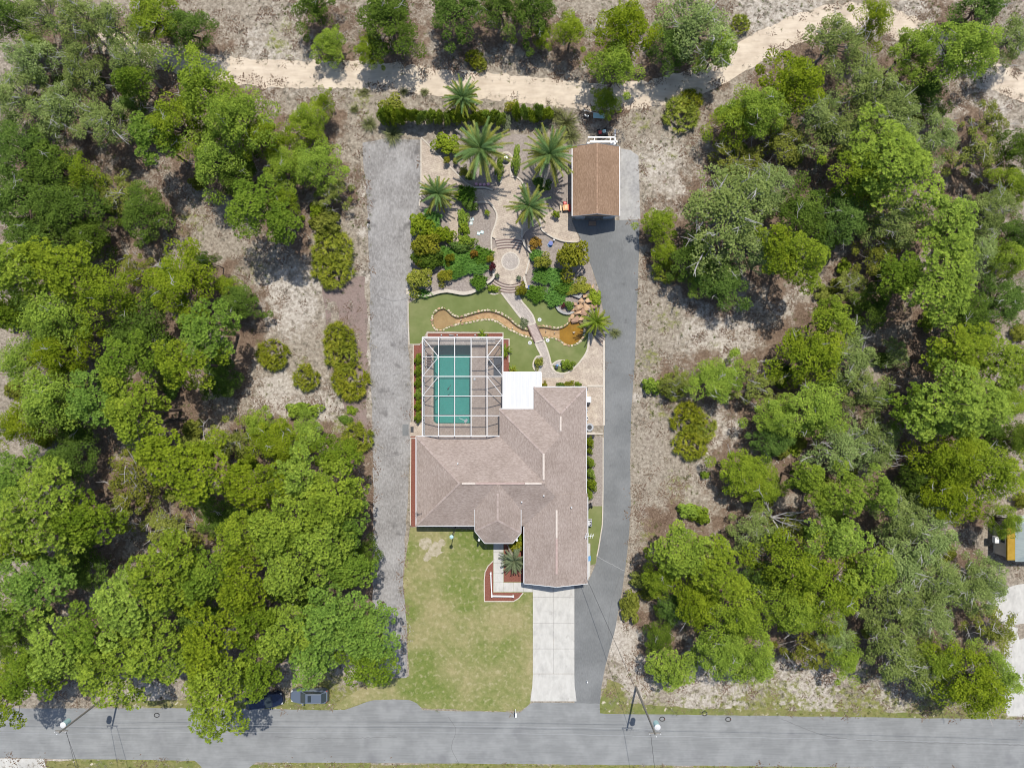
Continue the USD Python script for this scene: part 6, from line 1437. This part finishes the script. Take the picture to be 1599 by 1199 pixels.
for k, px in enumerate((598, 612, 624, 636, 648, 660, 674, 686, 698, 708, 718, 744, 756, 768, 780, 806, 818, 830, 842, 854)):
    x, y, z = G(px, 181 + (k % 3) * 2 - (6 if px > 790 else 0), 1.6); yel = k % 3 == 0 or px < 640 and k % 2 == 0 or px > 800
    copy_of((HEDGE2 if yel else HEDGE).GetPath(), 'column_shrub', f'{("green", "yellow green")[yel]} columnar hedge shrub, {ORD[k]} from the left along the back of the garden', 'hedge', (x, y, z - 1.6), 25 * k, (r_t.uniform(.55, .8), r_t.uniform(.8, 1.25), r_t.uniform(2.0, 3.3)), group='columnar hedge along the back of the garden')

def palm(name, label, px, py, trunk, level, R, m, m2, nf, seed, yellow=None, tr=.22):
    r = np.random.default_rng(seed); x, y, z = G(px, py, level + trunk); o = thing(name, label, 'palm tree', (x, y, z - trunk))
    pts = [(r.normal() * .03 * k, r.normal() * .03 * k, trunk * k / 5 - .1) for k in range(6)]
    obj('trunk', chain(pts, list(np.linspace(tr * 1.15, tr, 6)), 9), M['palm_bark'], o)
    top = np.array(pts[-1])
    for k in range(nf):
        f = k / nf; a = k * 2.39996 + r.uniform(-.35, .35); el = math.radians(82 - 95 * f ** .8 + r.uniform(-12, 12)); L = R * (1.02 - .12 * (1 - f)) * r.uniform(.78, 1.12)
        n = 13; t = np.linspace(0, 1, n); d = np.array([math.cos(a), math.sin(a)])
        ang = el - t * math.radians(r.uniform(30, 62)) * (1.1 - .3 * f); seg = L / (n - 1)
        hx = np.concatenate([[0], np.cumsum(np.cos(ang[1:]) * seg)]); hz_ = np.concatenate([[0], np.cumsum(np.sin(ang[1:]) * seg)])
        P = np.c_[hx * d[0], hx * d[1], hz_] + top; T = unit(np.gradient(P, axis=0)); sd = np.array([-d[1], d[0], 0.]); U = np.cross(sd[None], T)
        ms = [chain(P[::3], [.035, .028, .022, .015, .008], 3)]
        tt = np.linspace(.12, 1, 26); Pl = np.stack([np.interp(tt, t, P[:, q_]) for q_ in range(3)], 1); Tl = unit(np.stack([np.interp(tt, t, T[:, q_]) for q_ in range(3)], 1)); Ul = unit(np.stack([np.interp(tt, t, U[:, q_]) for q_ in range(3)], 1))
        ll = R * .165 * np.sin(np.clip(tt * 1.15 + .12, 0, 1) * np.pi * .80 + .25)[:, None] + .07
        for s in (-1, 1):
            D = unit(Tl * .85 + sd * s * .75 + Ul * .28 + r.normal(size=Tl.shape) * .07); w = R * .019
            ms.append((lambda P0, D, L: (np.concatenate([P0 - Tl * w, P0 + Tl * w, P0 + D * L - [0, 0, .05]]), np.stack([np.arange(26), np.arange(26) + 26, np.arange(26) + 52], 1)))(Pl, D, ll))
        mm = 'straw' if f > .9 and r.random() < .5 else m2 if f < .34 else (yellow if yellow and f > .72 and r.random() < .55 else m)
        obj('frond', ms, M[mm], o)
palm('feather_palm', 'tallest feather palm left of the fountain, its shadow over the paving', 750, 233, 5.8, .6, 4.0, 'palm_leaf', 'palm_core', 52, 1)
palm('feather_palm', 'tall feather palm right of the fountain beside the shed', 857, 240, 5.0, .6, 3.6, 'palm_leaf', 'palm_core', 50, 2)
palm('feather_palm', 'feather palm with yellow tips on the terrace above the steps', 826, 321, 4.2, .6, 2.9, 'palm_leaf', 'palm_core', 42, 3, 'yellow_leaf')
palm('feather_palm', 'bushy feather palm at the left garden edge beside the driveway', 683, 305, 2.2, .5, 2.7, 'palm_leaf', 'palm_core', 46, 4, 'yellow_leaf')
palm('cabbage_palm', 'round green palm with yellow skirt between hedge and sand track', 722, 150, 2.8, .5, 2.7, 'palmetto', 'palm_core', 54, 5, 'yellow_leaf')
palm('feather_palm', 'feather palm by the waterfall rocks leaning to the driveway', 930, 500, 2.2, .2, 2.3, 'palm_leaf', 'leaf_b', 38, 6, 'yellow_leaf')
palm('silver_palm', 'silver grey feather palm between front walk and garage wall', 802, 876, 1.4, 0, 2.0, 'palm_grey', 'palm_grey', 44, 7, None, .26)
palm('small_palm', 'small bright palm in the mulch strip behind the pool cage', 752, 522, .4, 0, .75, 'leaf_b', 'leaf_b', 16, 8, None, .07)
palm('small_palm', 'small bright palm right of the pool cage', 793, 550, .8, 0, .95, 'leaf_b', 'leaf_b', 20, 9, None, .07)
palm('small_palm', 'small bright palm at the back edge of the white patio roof', 802, 577, .8, 0, .8, 'leaf_b', 'yellow_leaf', 16, 10, None, .07)
# dead branches and fallen logs
def dead_tree(label, base, tips, seed, rad=.13, z0=3.2):
    r = np.random.default_rng(seed); b = np.array([*W(*base, 0), 0.]); o = thing('dead_tree', label, 'dead tree', b); t0 = np.array([0, 0, z0])
    obj('trunk', chain([(0, 0, -.1), (.1, .05, z0 * .5), t0], [rad * 1.3, rad * 1.1, rad], 6), M['dead_wood'], o)
    for px, py, z in tips:
        e = np.array([*W(px, py, z), z]) - b; mid = t0 + (e - t0) * .5 + r.normal(size=3) * .25; ms = [chain([t0, mid, e], [rad * .8, rad * .5, .03], 5)]
        for k in range(6): q_ = t0 + (e - t0) * r.uniform(.4, 1); ms.append(tube(q_, q_ + unit((e - t0) + r.normal(size=3) * 2.2) * r.uniform(.6, 1.5), .04, .012, 4, False))
        obj('branch', ms, M['dead_wood'], o)
dead_tree('white dead tree with spreading branches on the brown slope', (1190, 800), [(1185, 765, 6.5), (1215, 850, 5), (1255, 800, 6.5), (1235, 820, 6), (1270, 815, 6)], 1)
dead_tree('pale dead branches above the middle of the right wood', (1300, 690), [(1350, 675, 7), (1310, 725, 6), (1285, 690, 6.5), (1365, 700, 6)], 2)
dead_tree('grey dead branches in the upper right wood above the lime tree', (1335, 215), [(1340, 205, 6), (1350, 230, 5.5), (1318, 240, 6), (1322, 208, 6)], 3)
dead_tree('white dead limbs in the sage oaks at upper left', (178, 200), [(170, 195, 8.5), (190, 215, 8), (200, 225, 7)], 4, .1, 5)
dead_tree('pale dead limbs below the tall pine of the left wood', (240, 815), [(230, 818, 4), (258, 806, 4.5), (200, 815, 5)], 5, .09, 2)
dead_tree('white dead limbs at the lower edge of the sandy clearing', (330, 690), [(340, 688, 3), (366, 697, 3.5), (318, 660, 3)], 6, .08, 2)
M['log'] = mottled('charred_log', [(.3, (.028, .022, .019)), (.7, (.085, .068, .055))], 5, 5, .95)
for a, b, z, l, m in (((100, 876), (162, 852), .35, 'long dark fallen log in the lower left wood', 'log'), ((0, 964), (72, 938), .4, 'dark fallen trunk at the left edge of the lower wood', 'log'), ((150, 783), (188, 774), .3, 'short brown fallen log under the thin olive oak', 'bark'), ((240, 660), (290, 653), .5, 'dark log lying right of the pine pair', 'log'), ((1405, 617), (1428, 619), .3, 'short charred log in the middle of the right wood', 'log'),
                      ((1500, 684), (1570, 690), .4, 'long dark log near the right edge above the green pair', 'log'), ((1484, 905), (1522, 945), 1.2, 'thick dark leaning trunk above the neighbour drive', 'bark'), ((1446, 1010), (1478, 1036), 1.4, 'brown leaning trunk beside the corner tree', 'bark_pale'), ((1408, 728), (1430, 735), .4, 'charred stump log in the brown gap of the right wood', 'log'), ((12, 2), (52, 25), .8, 'dark leaning trunk in the top left gap', 'log'), ((142, 50), (158, 90), 1.0, 'leaning bare trunk in the pale gap at upper left', 'bark')):
    p, q_ = np.array(G(*a, z)), np.array(G(*b, z)); o = thing('fallen_log', l, 'log'); obj('stem', chain([p, (p + q_) / 2 + [.1, .15, .05], q_], [.20, .17, .11], 7), M[m], o)
    obj('stub', [tube((p * .4 + q_ * .6), (p * .4 + q_ * .6) + [.3, .5, .4], .06, .02, 5), tube((p * .7 + q_ * .3), (p * .7 + q_ * .3) + [-.4, -.4, .3], .05, .02, 5)], M[m], o)
# ---------------------------------------------------------------- what nobody could count: scrub under the trees, dry grass, weeds, leaf litter
def instancer(name, label, protos, P, S3, rot, idx, cat_):
    pi = UsdGeom.PointInstancer.Define(stage, '/World/' + name); tag(pi, label, cat_, kind='stuff'); rel = pi.CreatePrototypesRel()
    for k, (mesh, m) in enumerate(protos):
        g = usdkit.mesh(stage, f'/World/{name}/{m[1]}_{k:03d}', mesh, M[m[0]]); rel.AddTarget(g.GetPath())
    n = len(P); pi.CreatePositionsAttr(Vt.Vec3fArray.FromNumpy(P.astype(np.float32))); pi.CreateScalesAttr(Vt.Vec3fArray.FromNumpy(S3.astype(np.float32)))
    qs = np.zeros((n, 4), np.float32); qs[:, 2] = np.sin(rot / 2); qs[:, 3] = np.cos(rot / 2)
    pi.CreateOrientationsAttr(Vt.QuathArray([Gf.Quath(float(a[3]), 0, 0, float(a[2])) for a in qs])); pi.CreateProtoIndicesAttr(Vt.IntArray.FromNumpy(idx.astype(np.int32)))
rg_ = np.random.default_rng(99)
hard = unary_union([left_drive.buffer(-.5), right_drive, street, track.buffer(-.9), house_foot.buffer(.6), deck.buffer(1.5), pool_hole, turf, creek_outline, garden, lawn, shed_foot.buffer(.8), poly(apron_px), pat, rd, poly([(640, 515), (800, 515), (800, 690), (640, 690)]), poly([(756, 820), (945, 820), (945, 1100), (828, 1100), (756, 940)]), poly([(914, 660), (945, 660), (945, 900), (914, 900)])])
def scatter(n, keep):
    xy = np.c_[rg_.uniform(-68, 68, n), rg_.uniform(-52, 51, n)]; xy = xy[~shapely.contains_xy(hard, xy[:, 0], xy[:, 1])]; return xy[keep(xy)]
def tuft_mesh(seed, n, h, spread, w):
    r = np.random.default_rng(seed); a = r.uniform(0, 6.28, n); P = np.c_[r.normal(size=(n, 2)) * .08, np.zeros(n)]
    D = unit(np.c_[np.cos(a) * spread, np.sin(a) * spread, np.full(n, .75)] * r.uniform(.6, 1.2, (n, 3))); return blades(P, D, r.uniform(.6, 1.1, n)[:, None] * h, w, r, .03)
def litter_mesh(seed, n):
    r = np.random.default_rng(seed); P = np.c_[r.normal(size=(n, 2)) * .35, r.uniform(.0, .05, n)]; N = unit(np.c_[r.normal(size=(n, 2)) * .35, np.ones(n)]); return leaves(P, N, r.uniform(.05, .13, n), r, .5)
field = lambda xy: meshkit.fbm(np.c_[xy * .16, np.zeros(len(xy))], 3, 4)
fine = lambda xy: meshkit.fbm(np.c_[xy * .8, np.zeros(len(xy))], 2, 14)
tr_xy = np.array([(x, y) for x, y, _ in TREE_SPOTS]); tr_r = np.array([r for *_, r in TREE_SPOTS])
def under_tree(xy):
    from scipy.spatial import cKDTree
    d, i = cKDTree(tr_xy).query(xy); return d / tr_r[i]
xy = scatter(52000, lambda p: (rg_.random(len(p)) < np.clip((fine(p) - .36) * 4.5, .04, 1)) & (under_tree(p) > .95))
n = len(xy); instancer('dry_grass', 'pale dry wire grass tufts over the sandy ground', [(tuft_mesh(1, 16, .34, 1.1, .018), ('straw', 'tuft')), (tuft_mesh(2, 22, .26, 1.6, .018), ('straw', 'tuft')), (tuft_mesh(3, 12, .42, .9, .016), ('straw', 'tuft'))],
    np.c_[xy, hz(xy[:, 1]) - .02], np.repeat(rg_.uniform(.55, 1.35, n)[:, None], 3, 1), rg_.uniform(0, 6.28, n), rg_.integers(0, 3, n), 'grass')
xy = scatter(26000, lambda p: rg_.random(len(p)) < np.clip((field(p) - .47) * 3.2, .04, .8) + .9 * np.clip(blobs(p, GREEN) - .12, 0, 1))
n = len(xy); instancer('green_weeds', 'thin green weeds and grass scattered on the sandy ground', [(tuft_mesh(4, 16, .3, 1.0, .022), ('weed', 'tuft')), (tuft_mesh(5, 20, .22, 1.5, .024), ('weed', 'tuft'))],
    np.c_[xy, hz(xy[:, 1]) - .02], np.repeat(rg_.uniform(.6, 1.5, n)[:, None], 3, 1), rg_.uniform(0, 6.28, n), rg_.integers(0, 2, n), 'grass')
xy = scatter(15000, lambda p: (under_tree(p) < 1.3) | (rg_.random(len(p)) < .22))
n = len(xy); instancer('leaf_litter', 'brown fallen leaves under the trees', [(litter_mesh(6, 26), ('litter', 'leaves')), (litter_mesh(7, 20), ('straw', 'leaves'))],
    np.c_[xy, hz(xy[:, 1]) + .0], np.repeat(rg_.uniform(.7, 1.5, n)[:, None], 3, 1), rg_.uniform(0, 6.28, n), (rg_.random(n) < .12).astype(int), 'leaf litter')
# low scrub between the trunks, one by one
west = unary_union([poly([(0, 60), (220, 60), (330, 300), (200, 330), (160, 400), (380, 560), (380, 640), (540, 720), (565, 900), (500, 1040), (0, 1060)])]); east = unary_union([poly([(1130, 170), (1560, 200), (1599, 250), (1599, 780), (1540, 800), (1420, 1040), (1060, 960), (1140, 860), (1230, 740), (1140, 560), (1290, 470), (1120, 330)])])
k = 0
for reg, lab, grp in ((west, 'low green scrub half hidden between the trunks of the left wood', 'scrub under the left wood'), (east, 'low green scrub half hidden between the trunks of the right wood', 'scrub under the right wood')):
    b_ = reg.bounds; m_ = 0
    while m_ < 70:
        p = rg_.uniform(b_[0], b_[2]), rg_.uniform(b_[1], b_[3])
        if not reg.contains(Point(p)) or hard.contains(Point(p)): continue
        s = rg_.uniform(.8, 1.7); code = 'DOGO'[int(rg_.integers(4))]
        copy_of(SH[code].GetPath(), 'scrub_bush', lab, 'bush', (*p, float(hz(p[1]))), float(rg_.uniform(0, 360)), (s, s, rg_.uniform(.8, 1.5)), grp); m_ += 1
build_ground()
